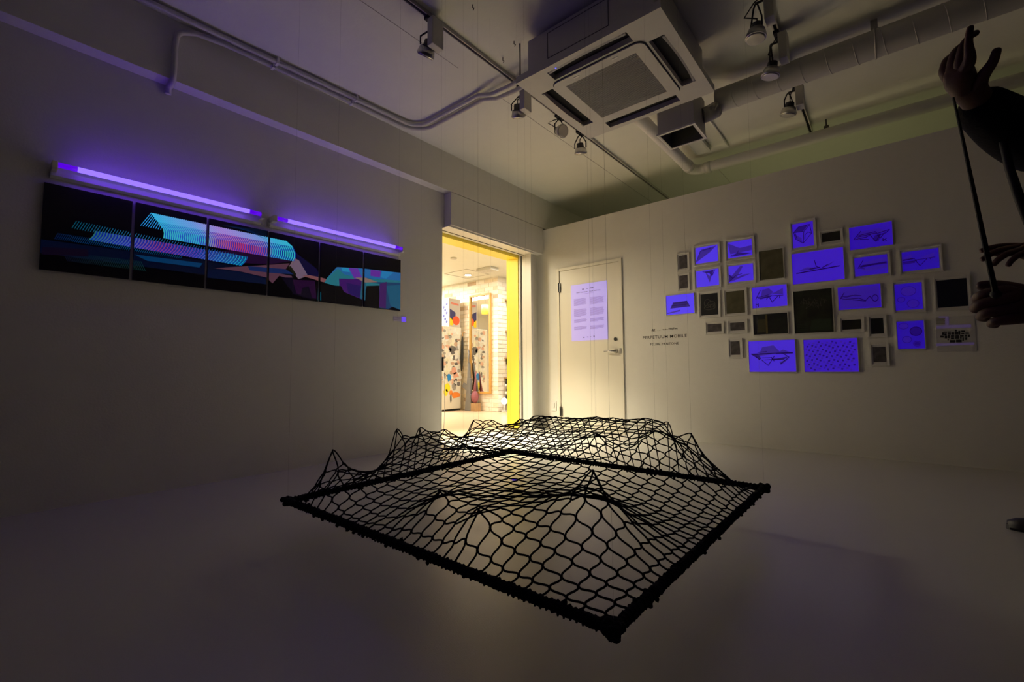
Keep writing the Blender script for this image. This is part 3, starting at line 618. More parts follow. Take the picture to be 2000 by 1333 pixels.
# content box in crop pixels x0,x1,ytop,ybot ; margin in crop px ; kind ; label
W = [
 (287, 329, 268, 337, 13, grey, 'tiny framed grey print, upper of the pair at the far left edge of the display'),
 (290, 332, 373, 441, 11, grey, 'tiny framed grey print, lower of the pair at the far left of the display'),
 (375, 491, 220, 305, 13, 'perspa', 'glowing framed corner drawing, upper left of the group of four'),
 (378, 496, 345, 430, 13, 'perspc', 'glowing framed drawing with a drooping fold, lower left of the group of four'),
 (544, 671, 190, 275, 15, 'perspb', 'glowing framed drawing with dark lower rim, upper right of the group of four'),
 (549, 678, 318, 405, 15, 'perspd', 'glowing framed drawing with dark left wedge, lower right of the group of four'),
 (712, 837, 238, 392, 4, olive, 'upright plain dark olive print right of the group of four'),
 (220, 366, 475, 577, 3, 'tray', 'leftmost glowing landscape print with a dark tray drawing'),
 (402, 492, 470, 583, 13, 'cloud', 'framed black print with a pale scribbled cloud'),
 (536, 633, 456, 573, 14, olive, 'framed dark olive portrait right of the cloud print'),
 (674, 856, 430, 540, 3, 'craft', 'glowing landscape print with angular craft and tiny monogram lower left'),
 (437, 510, 630, 670, 13, grey, 'tiny framed grey landscape below the cloud print'),
 (557, 633, 622, 664, 15, grey, 'small framed dark landscape below the olive portrait'),
 (681, 860, 576, 683, 4, 'night', 'black landscape print with a faint ochre bar below the angular craft print'),
 (887, 996, 95, 222, 15, 'cube', 'glowing portrait print of a skeletal cube at the top of the display'),
 (1041, 1138, 145, 192, 16, blk, 'small framed black landscape between the cube print and top right print'),
 (1187, 1414, 105, 225, 3, 'craft2', 'glowing landscape print with angular craft at the top right of the display'),
 (885, 1157, 243, 407, 3, 'horizon', 'large glowing landscape with one long dark horizon line'),
 (1214, 1388, 272, 370, 17, 'bar', 'glowing framed landscape with a thick dark horizontal bar'),
 (1465, 1660, 240, 343, 18, 'wedge', 'rightmost glowing landscape with a dark V-shaped wedge'),
 (895, 1098, 450, 675, 4, 'scrawl', 'largest dark green-black print in the centre of the display'),
 (1128, 1352, 428, 548, 4, 'figure', 'dim violet landscape with loose looping lines right of the largest dark print'),
 (1428, 1571, 415, 555, 16, 'circles1', 'glowing portrait print with three pale circles'),
 (1650, 1810, 394, 540, 18, navyp, 'solid blue-black square print at the far right edge'),
 (1148, 1248, 608, 658, 17, blk, 'small framed black landscape right of the largest dark print'),
 (1299, 1366, 600, 682, 18, blk, 'small framed black portrait left of the lower circles print'),
 (1440, 1582, 615, 760, 6, 'circles2', 'glowing portrait print with four circles, one dark'),
 (560, 607, 722, 793, 15, grey, 'tiny framed grey portrait at the lower left of the display'),
 (657, 901, 718, 882, 3, 'ship', 'large glowing landscape of an angular craft, bottom left of the display'),
 (948, 1231, 710, 882, 3, 'grid', 'large glowing landscape of a slanted street grid, bottom of the display'),
 (1311, 1379, 751, 832, 18, grey, 'small framed grey portrait at the lower right of the display'),
]
for (x0, x1, yt, yb_, mg, kind, lab) in W:
    xm, ym_ = (x0 + x1) / 2, (yt + yb_) / 2
    a, c, tt, bb = Z2(x0, ym_).x, Z2(x1, ym_).x, Z2(xm, yt).z, Z2(xm, yb_).z
    g = (Z2(x1 + mg, ym_).x - c)
    gv = (Z2(xm, yt - mg).z - tt)
    t = thing('picture_frame', lab, 'picture', ((a + c) / 2, YB, bb), 'framed prints on the back wall')
    ox0, ox1, oz0, oz1 = a - g, c + g, bb - gv, tt + gv
    fb = min(.010, g * .5, gv * .9)
    mb = MB(); mb.box(ox0, ox0 + fb, YB - .015, YB - .0005, oz0, oz1); mb.box(ox1 - fb, ox1, YB - .015, YB - .0005, oz0, oz1); mb.box(ox0 + fb, ox1 - fb, YB - .015, YB - .0005, oz0, oz0 + fb); mb.box(ox0 + fb, ox1 - fb, YB - .015, YB - .0005, oz1 - fb, oz1)
    mb.build('frame', M['frame'], t)
    if mg > 8: box(ox0 + fb, ox1 - fb, YB - .008, YB - .001, oz0 + fb, oz1 - fb).build('mat_board', M['paper'], t)
    else: box(ox0 + fb, ox1 - fb, YB - .008, YB - .001, oz0 + fb, oz1 - fb).build('backing_board', M['frame'], t)
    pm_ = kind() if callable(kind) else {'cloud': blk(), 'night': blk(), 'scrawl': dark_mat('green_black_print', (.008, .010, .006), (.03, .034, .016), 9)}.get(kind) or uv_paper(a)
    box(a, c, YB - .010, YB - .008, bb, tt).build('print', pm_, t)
    w_, h_ = c - a, tt - bb
    U = lambda p: (a + w_ * min(max(p[0], .01), .99), bb + h_ * min(max(p[1], .01), .99))
    yq = YB - .0103
    if isinstance(kind, str) and kind in DR:
        dr = DR[kind]
        for key, mm, nm, dy in (('light', M['inklight'], 'faint_shading', 0), ('mid', M['inkmid'], 'shading', .0006)):
            if dr[key]:
                if kind == 'grid':
                    merge([flat([U(p) for p in pg], yq - dy, .0004) for pg in dr[key]]).build(nm, mm, t)['kind'] = 'stuff'
                else:
                    for jj, pg in enumerate(dr[key]): flat([U(p) for p in pg], yq - dy - .0001 * jj, .0004).build(nm, mm, t)
        if kind == 'circles1' or kind == 'circles2':
            merge([sline([U(p) for p in pg + [pg[0]]], .004, yq - .0012) for pg in dr['light']]).build('circle_outline', M['inkmid'], t)
        if dr['dark']: merge([sline([U(p) for p in pg], .0055 if w_ > .25 else .0045, yq - .0014) for pg in dr['dark']]).build('ink_drawing', M['ink'], t)
    if kind == 'cloud':
        pale = mat('pale_scribble', (.12, .11, .09), .7)
        merge([sline([U(p) for p in ell(cx, cy, rx, ry, 14)], .004, yq) for cx, cy, rx, ry in ((.4, .55, .2, .2), (.62, .5, .22, .14), (.5, .36, .3, .12), (.7, .38, .15, .12))]).build('cloud_scribble', pale, t)
    if kind == 'night':
        flat([U(p) for p in ((.36, .02), (.42, .02), (.42, .97), (.36, .97))], yq).build('ochre_bar', mat('ochre_ink', (.10, .08, .02), .6), t)
        flat([U(p) for p in ((.1, .1), (.35, .1), (.35, .75), (.14, .75))], yq).build('olive_patch', mat('olive_ink', (.045, .04, .012), .6), t)
    if kind == 'scrawl':
        rr = mat('pale_chalk_ink', (.10, .085, .07), .7); S_ = []
        for i in range(26):
            cx, cy = R.uniform(.2, .85), R.uniform(.62, .85); S_.append(sline([U((cx, cy)), U((cx + R.uniform(-.05, .05), cy - R.uniform(.04, .1))), U((cx + R.uniform(-.05, .07), cy - R.uniform(.02, .06)))], .0035, yq))
        merge(S_).build('chalk_scrawl', rr, t)
        merge([flat([U((.05, .04 + i * .04)), U((.35, .04 + i * .04)), U((.35, .055 + i * .04)), U((.05, .055 + i * .04))], yq) for i in range(5)] + [flat([U((.4, .04)), U((.95, .04)), U((.95, .3)), U((.45, .3))], yq - .0004)]).build('green_patch', mat('green_ink', (.018, .032, .014), .6), t)
# diagram sheet at the right
p = Z2(1744, 690)
t = thing('diagram_sheet', 'key sheet of small black blocks with faint violet text at far right', 'wall sheet', (p.x, YB, p.z))
a0, a1 = Z2(1645, 690).x, Z2(1855, 690).x; b0, b1 = Z2(1744, 775).z, Z2(1744, 590).z
box(a0, a1, YB - .003, YB - .0005, b0, b1).build('sheet', mat('grey_sheet', (.56, .55, .53), .8), t)
def Z5(x, y): q = at(1800 + x / 14.81, 600 + y / 14.81, 'y', YB - .004); return (q.x, q.z)
for (xa, xb, ya, yb__) in [(540, 640, 830, 885), (590, 650, 730, 810), (650, 735, 710, 745), (655, 725, 770, 830), (670, 740, 835, 910), (755, 845, 705, 745), (755, 845, 765, 800), (760, 815, 810, 905), (750, 785, 920, 965), (860, 945, 730, 800), (845, 945, 815, 870), (845, 945, 880, 935), (960, 1020, 655, 710), (965, 1060, 720, 800), (1065, 1120, 690, 800), (975, 1085, 815, 920), (820, 975, 955, 1030), (995, 1160, 945, 1025), (1145, 1255, 680, 730), (1145, 1235, 750, 790), (1110, 1220, 815, 860), (1110, 1160, 875, 915), (1180, 1225, 880, 985), (1265, 1370, 740, 780), (1255, 1310, 800, 860), (1260, 1320, 880, 955), (1335, 1395, 800, 870)]:
    flat([Z5(xa, ya), Z5(xb, ya), Z5(xb, yb__), Z5(xa, yb__)], YB - .0031).build('black_block', M['black'], t)
bs = []
for i in range(9): bs.append(flat([Z5(430, 290 + i * 24), Z5(640 + 70 * (i % 3), 288 + i * 24), Z5(640 + 70 * (i % 3), 300 + i * 24), Z5(430, 302 + i * 24)], YB - .0031))
merge(bs).build('text_lines', M['vinylgrey'], t)
bs = [flat([Z5(500, 270), Z5(790, 270), Z5(790, 310), Z5(500, 320)], YB - .0033), flat([Z5(680, 320), Z5(790, 320), Z5(790, 520), Z5(680, 520)], YB - .0033), flat([Z5(430, 540), Z5(1430, 500), Z5(1430, 590), Z5(430, 630)], YB - .0033), flat([Z5(420, 1060), Z5(1530, 1020), Z5(1530, 1090), Z5(420, 1130)], YB - .0033)]
for b_q in bs: b_q.build('violet_text_band', M['uvdim'], t)
# text helper
def text(s, x0, x1, z, m_, y=YB - .0006, bold=.0, height=None, name='lettering', parent=None, spacing=1.0):
    cu = bpy.data.curves.new(name, 'FONT'); cu.body = s; cu.size = 1; cu.offset = bold; cu.extrude = .01; cu.space_character = spacing
    o = bpy.data.objects.new('tmp', cu); sc.collection.objects.link(o); bpy.context.view_layer.update()
    me = bpy.data.meshes.new_from_object(o.evaluated_get(bpy.context.evaluated_depsgraph_get()))
    sc.collection.objects.unlink(o); bpy.data.objects.remove(o)
    vs_ = np.array([v.co[:] for v in me.vertices]); mn, mx_ = vs_.min(0), vs_.max(0)
    s_ = (x1 - x0) / (mx_[0] - mn[0]); sh = s_ if height is None else height / (mx_[1] - mn[1])
    off = wloc(parent) if parent else Vector((0, 0, 0))
    for v in me.vertices:
        a_, b_v, c_ = v.co; v.co = Vector((x0 + (a_ - mn[0]) * s_, y - (.0006 if c_ > 0 else 0), z + (b_v - mn[1]) * sh)) - off
    me.materials.clear(); me.materials.append(m_)
    o = bpy.data.objects.new(name, me); sc.collection.objects.link(o)
    if parent: o.parent = parent
    return o
def Zt(x, y): return at(1240 + x / 16.667, 630 + y / 16.667, 'y', YB - .001)
a, b = Zt(258, 545), Zt(1690, 485)
t = thing('wall_title', 'black vinyl exhibition title lettering on the back wall right of the door', 'lettering', ((a.x + b.x) / 2, YB, a.z))
text('PERPETUUM MOBILE', a.x, b.x, (a.z + b.z) / 2, M['vinyl'], bold=.006, name='title_line', parent=t, height=(Zt(258, 450).z - a.z), spacing=1.12)
a, b = Zt(500, 750), Zt(1430, 722)
text('FELIPE PANTONE', a.x, b.x, (a.z + b.z) / 2, M['vinyl'], bold=.004, name='name_line', parent=t, height=(Zt(500, 680).z - a.z), spacing=1.15)
a, b = Zt(1100, 255), Zt(1390, 245)
text('FiftyFive', a.x, b.x, (a.z + b.z) / 2 - .001, M['vinyl'], bold=.006, name='small_line', parent=t)
a, b = Zt(735, 268), Zt(1085, 258)
merge([flat([(a.x + (b.x - a.x) * u0, a.z), (a.x + (b.x - a.x) * u1, a.z), (a.x + (b.x - a.x) * u1, a.z + hh), (a.x + (b.x - a.x) * u0, a.z + hh)], YB - .0006) for u0, u1, hh in ((0, .04, .003), (.12, .2, .003), (.26, .3, .003), (.5, .56, .012), (.6, .68, .009), (.72, .8, .012), (.84, .94, .009))]).build('faint_line', M['vinylgrey'], t)
q = [Zt(545, 300), Zt(600, 300), Zt(660, 295), Zt(690, 318)]
merge([flat([(Zt(x_, 290).x, Zt(x_, 290).z), (Zt(x_ + 40, 290).x, Zt(x_ + 40, 290).z), (Zt(x_ + 60, 220).x, Zt(x_ + 60, 220).z), (Zt(x_ + 20, 220).x, Zt(x_ + 20, 220).z)], YB - .0006) for x_ in (540, 595)] + [flat([(Zt(530, 315).x, Zt(530, 315).z), (Zt(690, 312).x, Zt(690, 312).z), (Zt(690, 302).x, Zt(690, 302).z), (Zt(530, 305).x, Zt(530, 305).z)], YB - .0006)]).build('emblem', M['vinyl'], t)
# poster on the door
def Zp(x, y, yy=YB - .011): return at(1110 + x / 9.522, 540 + y / 9.522, 'y', yy)
a, b = Zp(55, 700), Zp(722, 640); zt_, zb_ = (Zp(60, 175).z + Zp(712, 75).z) / 2, (Zp(80, 1205).z + Zp(740, 1175).z) / 2
t = thing('info_poster', 'lavender glowing text poster mounted on the cream door', 'poster', ((a.x + b.x) / 2, YB, zb_))
box(a.x, b.x, YB - .011, YB - .0045, zb_, zt_).build('poster_board', M['uvp'], t)
Wd, Hd = b.x - a.x, zt_ - zb_
def PU_(u, v): return (a.x + Wd * u, zt_ - Hd * v)
def prect(u0, v0, u1, v1): return flat([PU_(u0, v0), PU_(u1, v0), PU_(u1, v1), PU_(u0, v1)], YB - .0111, .0006)
for (u0, u1) in ((.08, .45), (.54, .92)):
    for v0, n in ((.255, 10), (.44, 11), (.62, 5), (.75, 5)):
        merge([prect(u0, v0 + i * .0125, u1 - R.uniform(0, .03) - (.15 if i == n - 1 else 0), v0 + i * .0125 + .0062) for i in range(n)]).build('text_block', M['postink'], t)
text('PERPETUUM MOBILE', *[PU_(u, 0)[0] for u in (.16, .50)], PU_(0, .155)[1], M['postdark'], y=YB - .0111, bold=.006, name='heading', parent=t)
text('FELIPE PANTONE', *[PU_(u, 0)[0] for u in (.53, .83)], PU_(0, .155)[1], M['postdark'], y=YB - .0111, bold=.006, name='heading', parent=t)
merge([prect(.33, .085, .37, .105), prect(.44, .095, .5, .1), prect(.54, .085, .64, .1)]).build('logo_line', M['postdark'], t)
merge([prect(.34, .165 + .01, .64, .18)]).build('date_line', M['postink'], t)
merge([prect(.34, .935, .37, .955), prect(.44, .935, .48, .945), prect(.52, .935, .56, .94), prect(.62, .925, .65, .95)]).build('footer_logos', M['postdark'], t)

# ------------------------------------------------------------------ ceiling services
def track(x, y0, y1, lab, cat='light track'):
    t = thing('light_track', lab, cat, (x, y0, ZC))
    b = MB(); b.box(x - .016, x - .009, y0, y1, ZC - .024, ZC - .0005); b.box(x + .009, x + .016, y0, y1, ZC - .024, ZC - .0005); b.box(x - .009, x + .009, y0, y1, ZC - .008, ZC - .0005)
    b.build('rail', M['darksteel'] if cat == 'x' else M['greyplastic'], t)
    box(x - .0088, x + .0088, y0, y1, ZC - .012, ZC - .0082).build('conductor_slot', M['dark'], t, 'dark conductor slot')
track(-2.10, -1.5, 6.0, 'long pale light track running between the left beam and the air conditioner')
track(-.47, -1.5, 4.95, 'pale light track on the ceiling right of the air conditioner')
def spotlight(pos, head_dir, boxed, lab, drop=.16, loop=1, boxoff=.03):
    p = Vector(pos); t = thing('track_spotlight', lab, 'spotlight', p, 'spotlights on the ceiling tracks')
    zt = ZC - .024
    box(p.x - .016, p.x + .016, p.y - .05, p.y + .05, zt - .02, zt - .0005).build('track_adapter', M['black'], t)
    if boxed:
        box(p.x - .022 + boxoff, p.x + .028 + boxoff, p.y - .045, p.y + .045, zt - .20, zt - .021).build('driver_box', M['greyplastic'], t, bevel=.004)
    hc = Vector((p.x - .04 * (1 if boxed else 0), p.y, zt - drop))
    hd = Vector(head_dir).normalized()
    s_ = hd.cross(Vector((0, 0, 1)));  s_ = s_.normalized() if s_.length > .05 else Vector((0, 1, 0))
    # yoke
    b = MB()
    top = Vector((hc.x, hc.y, zt - .02 if not boxed else zt - .055))
    for sg in (-1, 1): b.tube([hc + s_ * sg * .052, hc + s_ * sg * .052 + Vector((0, 0, .05)), top + s_ * sg * .02 + Vector((0, 0, -.02)), top], .005, 6)
    if boxed: b.tube([top, Vector((p.x + boxoff - .02, p.y, top.z))], .007, 6)
    b.build('yoke', M['black'], t)
    b = MB(); b.tube([hc - hd * .045, hc - hd * .04, hc - hd * .005, hc + hd * .0], [.02, .03, .034, .046], 16)
    b.build('lamp_housing', M['darksteel'], t)
    b = MB(); b.tube([hc + hd * .0005, hc + hd * .045, hc + hd * .05], [.046, .058, .056], 20); b.build('reflector_ring', M['steel'], t)
    MB().tube([hc + hd * .0502, hc + hd * .056], [.052, .046], 20).build('lamp_glass', M['lampglass'], t)
    q = Vector((p.x, p.y, zt - .02)); e_ = hc - hd * .045
    sd = s_ * loop
    MB().tube([q, q + sd * .03 + Vector((-.03, 0, -.01)), (q + e_) / 2 + sd * .06 + Vector((-.05, 0, .02)), e_ + Vector((0, 0, .03)), e_], .004, 6).build('power_cord', M['black'], t)
spotlight((-2.10, 1.76, ZC), (-.6, .1, -.75), True, 'boxed track spotlight nearest the camera, left of the air conditioner')
spotlight((-2.10, 2.66, ZC), (-.3, .5, -.8), True, 'boxed track spotlight just past the pipes crossing the left track')
spotlight((-2.10, 3.18, ZC), (.75, -.25, -.35), False, 'round silver track spotlight without a box, third along the left track', drop=.13)
spotlight((-2.10, 3.52, ZC), (-.1, .3, -.9), False, 'silver track spotlight with looped cord, farthest along the left track', drop=.15)
spotlight((-.47, 2.86, ZC), (-.1, -.1, -1), True, 'black spotlight at the top of the frame on the right track', drop=.22)
spotlight((-.47, 3.30, ZC), (-.2, 0, -1), True, 'black spotlight in front of the round duct, middle of the right track', drop=.22)
spotlight((-.47, 3.98, ZC), (-.2, .1, -1), True, 'black boxed spotlight below the round duct, farthest on the right track', drop=.18)

# air conditioner cassette
ax0, ax1, ay0, ay1, az = -1.80, -.83, 2.22, 3.16, 2.60
ac = thing('air_conditioner', 'white four-way ceiling cassette air conditioner with grey grille', 'air conditioner', ((ax0 + ax1) / 2, (ay0 + ay1) / 2, az))
box(ax0 + .055, ax1 - .055, ay0 + .055, ay1 - .055, az + .045, ZC - .04).build('body_casing', M['greyplastic'], ac, bevel=.004)
# panel with four louvre openings
cx, cy = (ax0 + ax1) / 2, (ay0 + ay1) / 2; hw = (ax1 - ax0) / 2
gi = .29; l0, l1 = .335, .425; ll = .27
b = MB(); z0, z1 = az, az + .045
xs = [-hw, -l1, -l0, -ll, ll, l0, l1, hw]; hy = (ay1 - ay0) / 2; ys = [-hy, -l1, -l0, -ll, ll, l0, l1, hy]
for i in range(7):
    for j in range(7):
        hole = (i in (1, 5) and j == 3) or (j in (1, 5) and i == 3)
        centre = 2 < i < 4 and 2 < j < 4
        if not hole: b.box(cx + xs[i], cx + xs[i + 1], cy + ys[j], cy + ys[j + 1], z0, z1)
pn = b.build('fascia_panel', M['greyplastic'], ac)
for (dx, dy) in ((-1, 0), (1, 0), (0, -1), (0, 1)):
    c = Vector((cx + dx * .38, cy + dy * .38, az + .03))
    hx_, hy_ = (.044, ll - .002) if dx else (ll - .002, .044)
    box(c.x - hx_, c.x + hx_, c.y - hy_, c.y + hy_, az + .035, az + .044).build('outlet_recess', M['dark'], ac, 'dark air outlet')
    b = MB(); n = 9   # bowed louvre flap
    V_ = []; 
    for i in range(n):
        u = -1 + 2 * i / (n - 1); L_ = (ll - .01) * u; bow = .012 * (1 - u * u)
        for (o_, zz) in ((.030 + bow, az - .005), (.040 + bow, az - .001), (.040 + bow, az + .004), (.030 + bow, az + .000)):
            V_.append((c.x + dx * o_ + (0 if dx else L_), c.y + dy * o_ + (L_ if dx else 0), zz))
    Fs = [(i * 4 + k, i * 4 + (k + 1) % 4, i * 4 + 4 + (k + 1) % 4, i * 4 + 4 + k) for i in range(n - 1) for k in range(4)]
    b.add(V_, Fs + [(0, 1, 2, 3), tuple((n - 1) * 4 + k for k in (3, 2, 1, 0))]); b.build('louvre_flap', M['greyplastic'], ac)
# inner intake frame + grille slats
b = MB(); gf = .315
def rr(h, rad, z, n=6):
    P = []
    for (sx, sy, a0_) in ((1, 1, 0), (-1, 1, 90), (-1, -1, 180), (1, -1, 270)):
        for k in range(n + 1):
            an = math.radians(a0_ + 90 * k / n); P.append((cx + sx * (h - rad) + rad * math.cos(an), cy + sy * (h - rad) + rad * math.sin(an), z))
    return P
A_ = rr(gf, .05, az - .001); B_ = rr(gf, .05, az - .010); C_ = rr(.245, .004, az - .010); D_ = rr(.245, .004, az - .001); n = len(A_)
b.add(A_ + B_ + C_ + D_, [(i + k * n, (i + 1) % n + k * n, (i + 1) % n + (k + 1) * n, i + (k + 1) * n) for k in range(3) for i in range(n)])
ifr = b.build('intake_frame', M['greyplastic'], ac)
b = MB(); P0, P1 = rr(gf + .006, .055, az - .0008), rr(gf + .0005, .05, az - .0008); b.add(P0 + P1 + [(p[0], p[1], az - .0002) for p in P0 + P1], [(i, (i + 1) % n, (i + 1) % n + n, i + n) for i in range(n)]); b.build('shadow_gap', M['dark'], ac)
box(cx - .244, cx + .244, cy - .244, cy + .244, az - .005, az - .0005).build('grille_back', M['grille'], ac)
slm = bpy.data.meshes.new('slat'); q = MB().box(-.243, .243, -.0035, .0035, -.003, .003); slm.from_pydata(q.v, [], q.f); slm.materials.append(M['grille'])
for i in range(36):
    o = bpy.data.objects.new('slat', slm); sc.collection.objects.link(o); o.parent = ac
    o.location = Vector((cx, cy - .238 + i * .0136, az - .008)) - ac.location
for dx in (-.14, .13): box(cx + dx - .02, cx + dx + .02, cy - .29, cy - .278, az - .0125, az - .0101).build('grille_latch', M['white'], ac)
MB().tube([(cx - .2, cy - .43, az - .001), (cx - .2, cy - .43, az - .004)], .005, 8).build('indicator_light', mat('blue_indicator', (.1, .1, .4), .3, emit=(.15, .15, 1), es=1.2), ac, 'tiny blue indicator light')
b = MB(); x0, x1, za, zb, yy = cx - .27, cx + .16, az + .10, az + .27, ay0 + .054
for (A1, A2, B1, B2) in ((x0, x1, za, za + .003), (x0, x1, zb - .003, zb), (x0, x0 + .003, za, zb), (x1 - .003, x1, za, zb)): b.box(A1, A2, yy - .001, yy, B1, B2)
b.build('service_cover_outline', M['dark'], ac)
b = MB(); x_, y_ = ax0 - .03, ay0 + .08
b.tube([(x_, y_, az + .06), (x_, y_, ZC)], .005, 6).box(x_ - .012, ax0 + .054, y_ - .015, y_ + .015, az + .06, az + .075)
b.build('suspension_rod', M['darksteel'], ac)
# refrigerant pipes
def ppath(z, off):
    xa = -3.20
    P = [(-1.745, 2.50 + off, z - .03), (-1.9, 2.50 + off, z - .055), (-2.10, 2.50 + off, z - .062), (-2.28, 2.50 + off, z - .05), (-2.42, 2.50 + off, z), (-3.02 + off * .3, 2.50 + off, z)]
    for k in range(1, 7):
        an = math.radians(90 * k / 6); r_ = .15 + off
        P.append((-3.15 + off * .0 - r_ * math.sin(an) + .12, 2.50 + off - r_ * (1 - math.cos(an)), z))
    xe = P[-1][0]
    P += [(xe - .03, 1.6, z), (xe - .06, 1.0, z)]
    return P
for i, (off, lab) in enumerate(((0.0, 'inner of two white pipes crossing the ceiling from the air conditioner to the beam'), (.07, 'outer of two white pipes crossing the ceiling, ending in a bend down the beam'))):
    P = ppath(ZC - .028, off)
    if off:
        x_ = P[-1][0]; P += [(x_ - .03, .84, ZC - .03)]
        for k in range(1, 6):
            an = math.radians(90 * k / 5); P.append((-3.336, .80 - .06 * math.sin(an), ZC - .06 - .07 * (1 - math.cos(an))))
        P += [(-3.336, .735, 2.75), (-3.336, .735, 2.57), (-3.345, .735, 2.535), (-3.40, .735, 2.528), (XL + .015, .735, 2.528), (XL + .012, .735, 2.49)]
    else: P += [(P[-1][0] - .03, .2, ZC - .028), (P[-1][0] - .04, -1.5, ZC - .028)]
    t = thing('refrigerant_pipe', lab, 'pipe', P[0], 'white refrigerant pipes on the ceiling')
    # smooth
    Q = [Vector(p) for p in P]
    MB().tube(Q, .017, 10).build('insulated_pipe', M['greyplastic'], t)
    for yy in (1.9, 1.3): 
        xk = np.interp(yy, [1.0, 1.6, 2.35], [P[13][0], P[12][0], P[11][0]])
        box(xk - .022, xk + .022, yy - .008, yy + .008, ZC - .047, ZC - .0005).build('pipe_clip', M['white'], t)
# spiral duct and diffuser box
sz, sy_c = 2.775, 3.60
sp = thing('spiral_duct', 'round white spiral-seamed duct crossing under the ceiling to the right', 'duct', (-.2, sy_c, sz))
rd = .085
MB().tube([(-.93, sy_c, sz), (-.9, sy_c, sz), (3.19, sy_c, sz)], rd, 28).build('duct_tube', M['galv'], sp)
for k in range(26):
    x_ = -.86 + k * .145; P = []
    for i in range(25):
        an = 2 * math.pi * i / 24; P.append((x_ + .145 * i / 24 * .6, sy_c + (rd + .001) * math.cos(an), sz + (rd + .001) * math.sin(an)))
    MB().tube(P, .0022, 5).build('spiral_seam', M['galv'], sp)
for x_ in (.02, 1.4, 2.6):
    b = MB(); P = [(x_, sy_c + (rd + .003) * math.cos(2 * math.pi * i / 24), sz + (rd + .003) * math.sin(2 * math.pi * i / 24)) for i in range(25)]
    b.tube(P, .004, 5); b.box(x_ - .018, x_ + .018, sy_c - .006, sy_c + .006, sz + rd, ZC - .0005); b.build('hanger', M['greyplastic'], sp)
vb = thing('duct_outlet_box', 'white square duct box open at the bottom, right of the air conditioner', 'vent', (-1.14, 3.44, 2.5))
vx0, vx1, vy0, vy1, vz = -1.285, -1.015, 3.30, 3.57, 2.50
b = MB(); e = .012
b.box(vx0, vx0 + e, vy0, vy1, vz, vz + .30); b.box(vx1 - e, vx1, vy0, vy1, vz, vz + .30); b.box(vx0 + e, vx1 - e, vy0, vy0 + e, vz, vz + .30); b.box(vx0 + e, vx1 - e, vy1 - e, vy1, vz, vz + .30); b.box(vx0 + e, vx1 - e, vy0 + e, vy1 - e, vz + .288, vz + .30)
b.build('box_shell', M['greyplastic'], vb)
b = MB(); b.box(vx0 - .008, vx0, vy0 - .008, vy1 + .008, vz, vz + .012); b.box(vx1, vx1 + .008, vy0 - .008, vy1 + .008, vz, vz + .012); b.box(vx0, vx1, vy0 - .008, vy0, vz, vz + .012); b.box(vx0, vx1, vy1, vy1 + .008, vz, vz + .012)
b.build('rim', M['white'], vb)
b = MB(); i_ = .013; b.box(vx0 + i_, vx0 + i_ + .002, vy0 + i_, vy1 - i_, vz + .004, vz + .286); b.box(vx1 - i_ - .002, vx1 - i_, vy0 + i_, vy1 - i_, vz + .004, vz + .286); b.box(vx0 + .015, vx1 - .015, vy0 + i_, vy0 + .015, vz + .004, vz + .286); b.box(vx0 + .015, vx1 - .015, vy1 - .015, vy1 - i_, vz + .004, vz + .286); b.box(vx0 + .015, vx1 - .015, vy0 + .015, vy1 - .015, vz + .284, vz + .287)
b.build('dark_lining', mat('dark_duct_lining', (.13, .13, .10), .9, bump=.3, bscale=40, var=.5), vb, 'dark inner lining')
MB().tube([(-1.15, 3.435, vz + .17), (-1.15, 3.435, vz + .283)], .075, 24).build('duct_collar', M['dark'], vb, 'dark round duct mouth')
MB().tube([(vx1 + .002, 3.52, 2.66), (-.97, 3.54, 2.67), (-.93, 3.57, 2.70)], [.055, .06, .06], 18).build('elbow', M['greyplastic'], vb)
box(-1.16, -1.14, 3.42, 3.44, vz + .30, ZC - .0005).build('hanger', M['greyplastic'], vb)
# drain pipe with elbow
dz = 2.80
dp = thing('drain_pipe', 'thick white pipe turning along the top of the back wall', 'pipe', (-1.5, 4.7, dz))
P = [(-1.50, 3.17, dz), (-1.50, 4.66, dz)]
for k in range(1, 7):
    an = math.radians(90 * k / 6); P.append((-1.50 + .10 * (1 - math.cos(an)), 4.70 + .10 * math.sin(an), dz))
P += [(3.19, 4.80, dz)]
MB().tube(P, .052, 20).build('pipe_run', M['white'], dp)
MB().tube([(-1.50, 4.60, dz), (-1.50, 4.67, dz)], .058, 20).build('elbow_collar', M['white'], dp)
MB().tube([(-1.38, 4.80, dz), (-1.32, 4.80, dz)], .058, 20).build('elbow_collar', M['white'], dp)
for x_ in (-.34, 1.0, 2.4):
    MB().tube([(x_, 4.80, dz + .04), (x_, 4.80, ZC)], .006, 8).tube([(x_, 4.80, dz + .045), (x_, 4.80, dz + .075)], .02, 10).build('hanger', M['darksteel'], dp)
t = thing('ceiling_conduit', 'thin pale conduit running to the back wall right of the drain elbow', 'conduit', (-1.2, 4.3, ZC))
MB().tube([(-1.13, 3.6, ZC - .012), (-1.13, 4.72, ZC - .012)], .009, 8).build('conduit_run', M['white'], t)
tb = thing('ceiling_patch', 'rounded pale cover plate on the ceiling behind the duct box', 'cover', (-1.38, 4.2, ZC))
box(-1.42, -1.27, 3.75, 4.66, ZC - .05, ZC - .0005).build('cover', M['ceil'], tb, bevel=.03)
t = thing('ceiling_conduit', 'thin pale conduit beyond the top of the back wall', 'conduit', (-1.3, 5.2, ZC))
c0 = at(1404, 333, 'z', ZC - .01); c1 = at(1432, 363, 'z', ZC - .01)
MB().tube([(c0.x, c0.y - .1, ZC - .009), (c0.x, 5.9, ZC - .009)], .006, 8).build('conduit_run', M['white'], t)
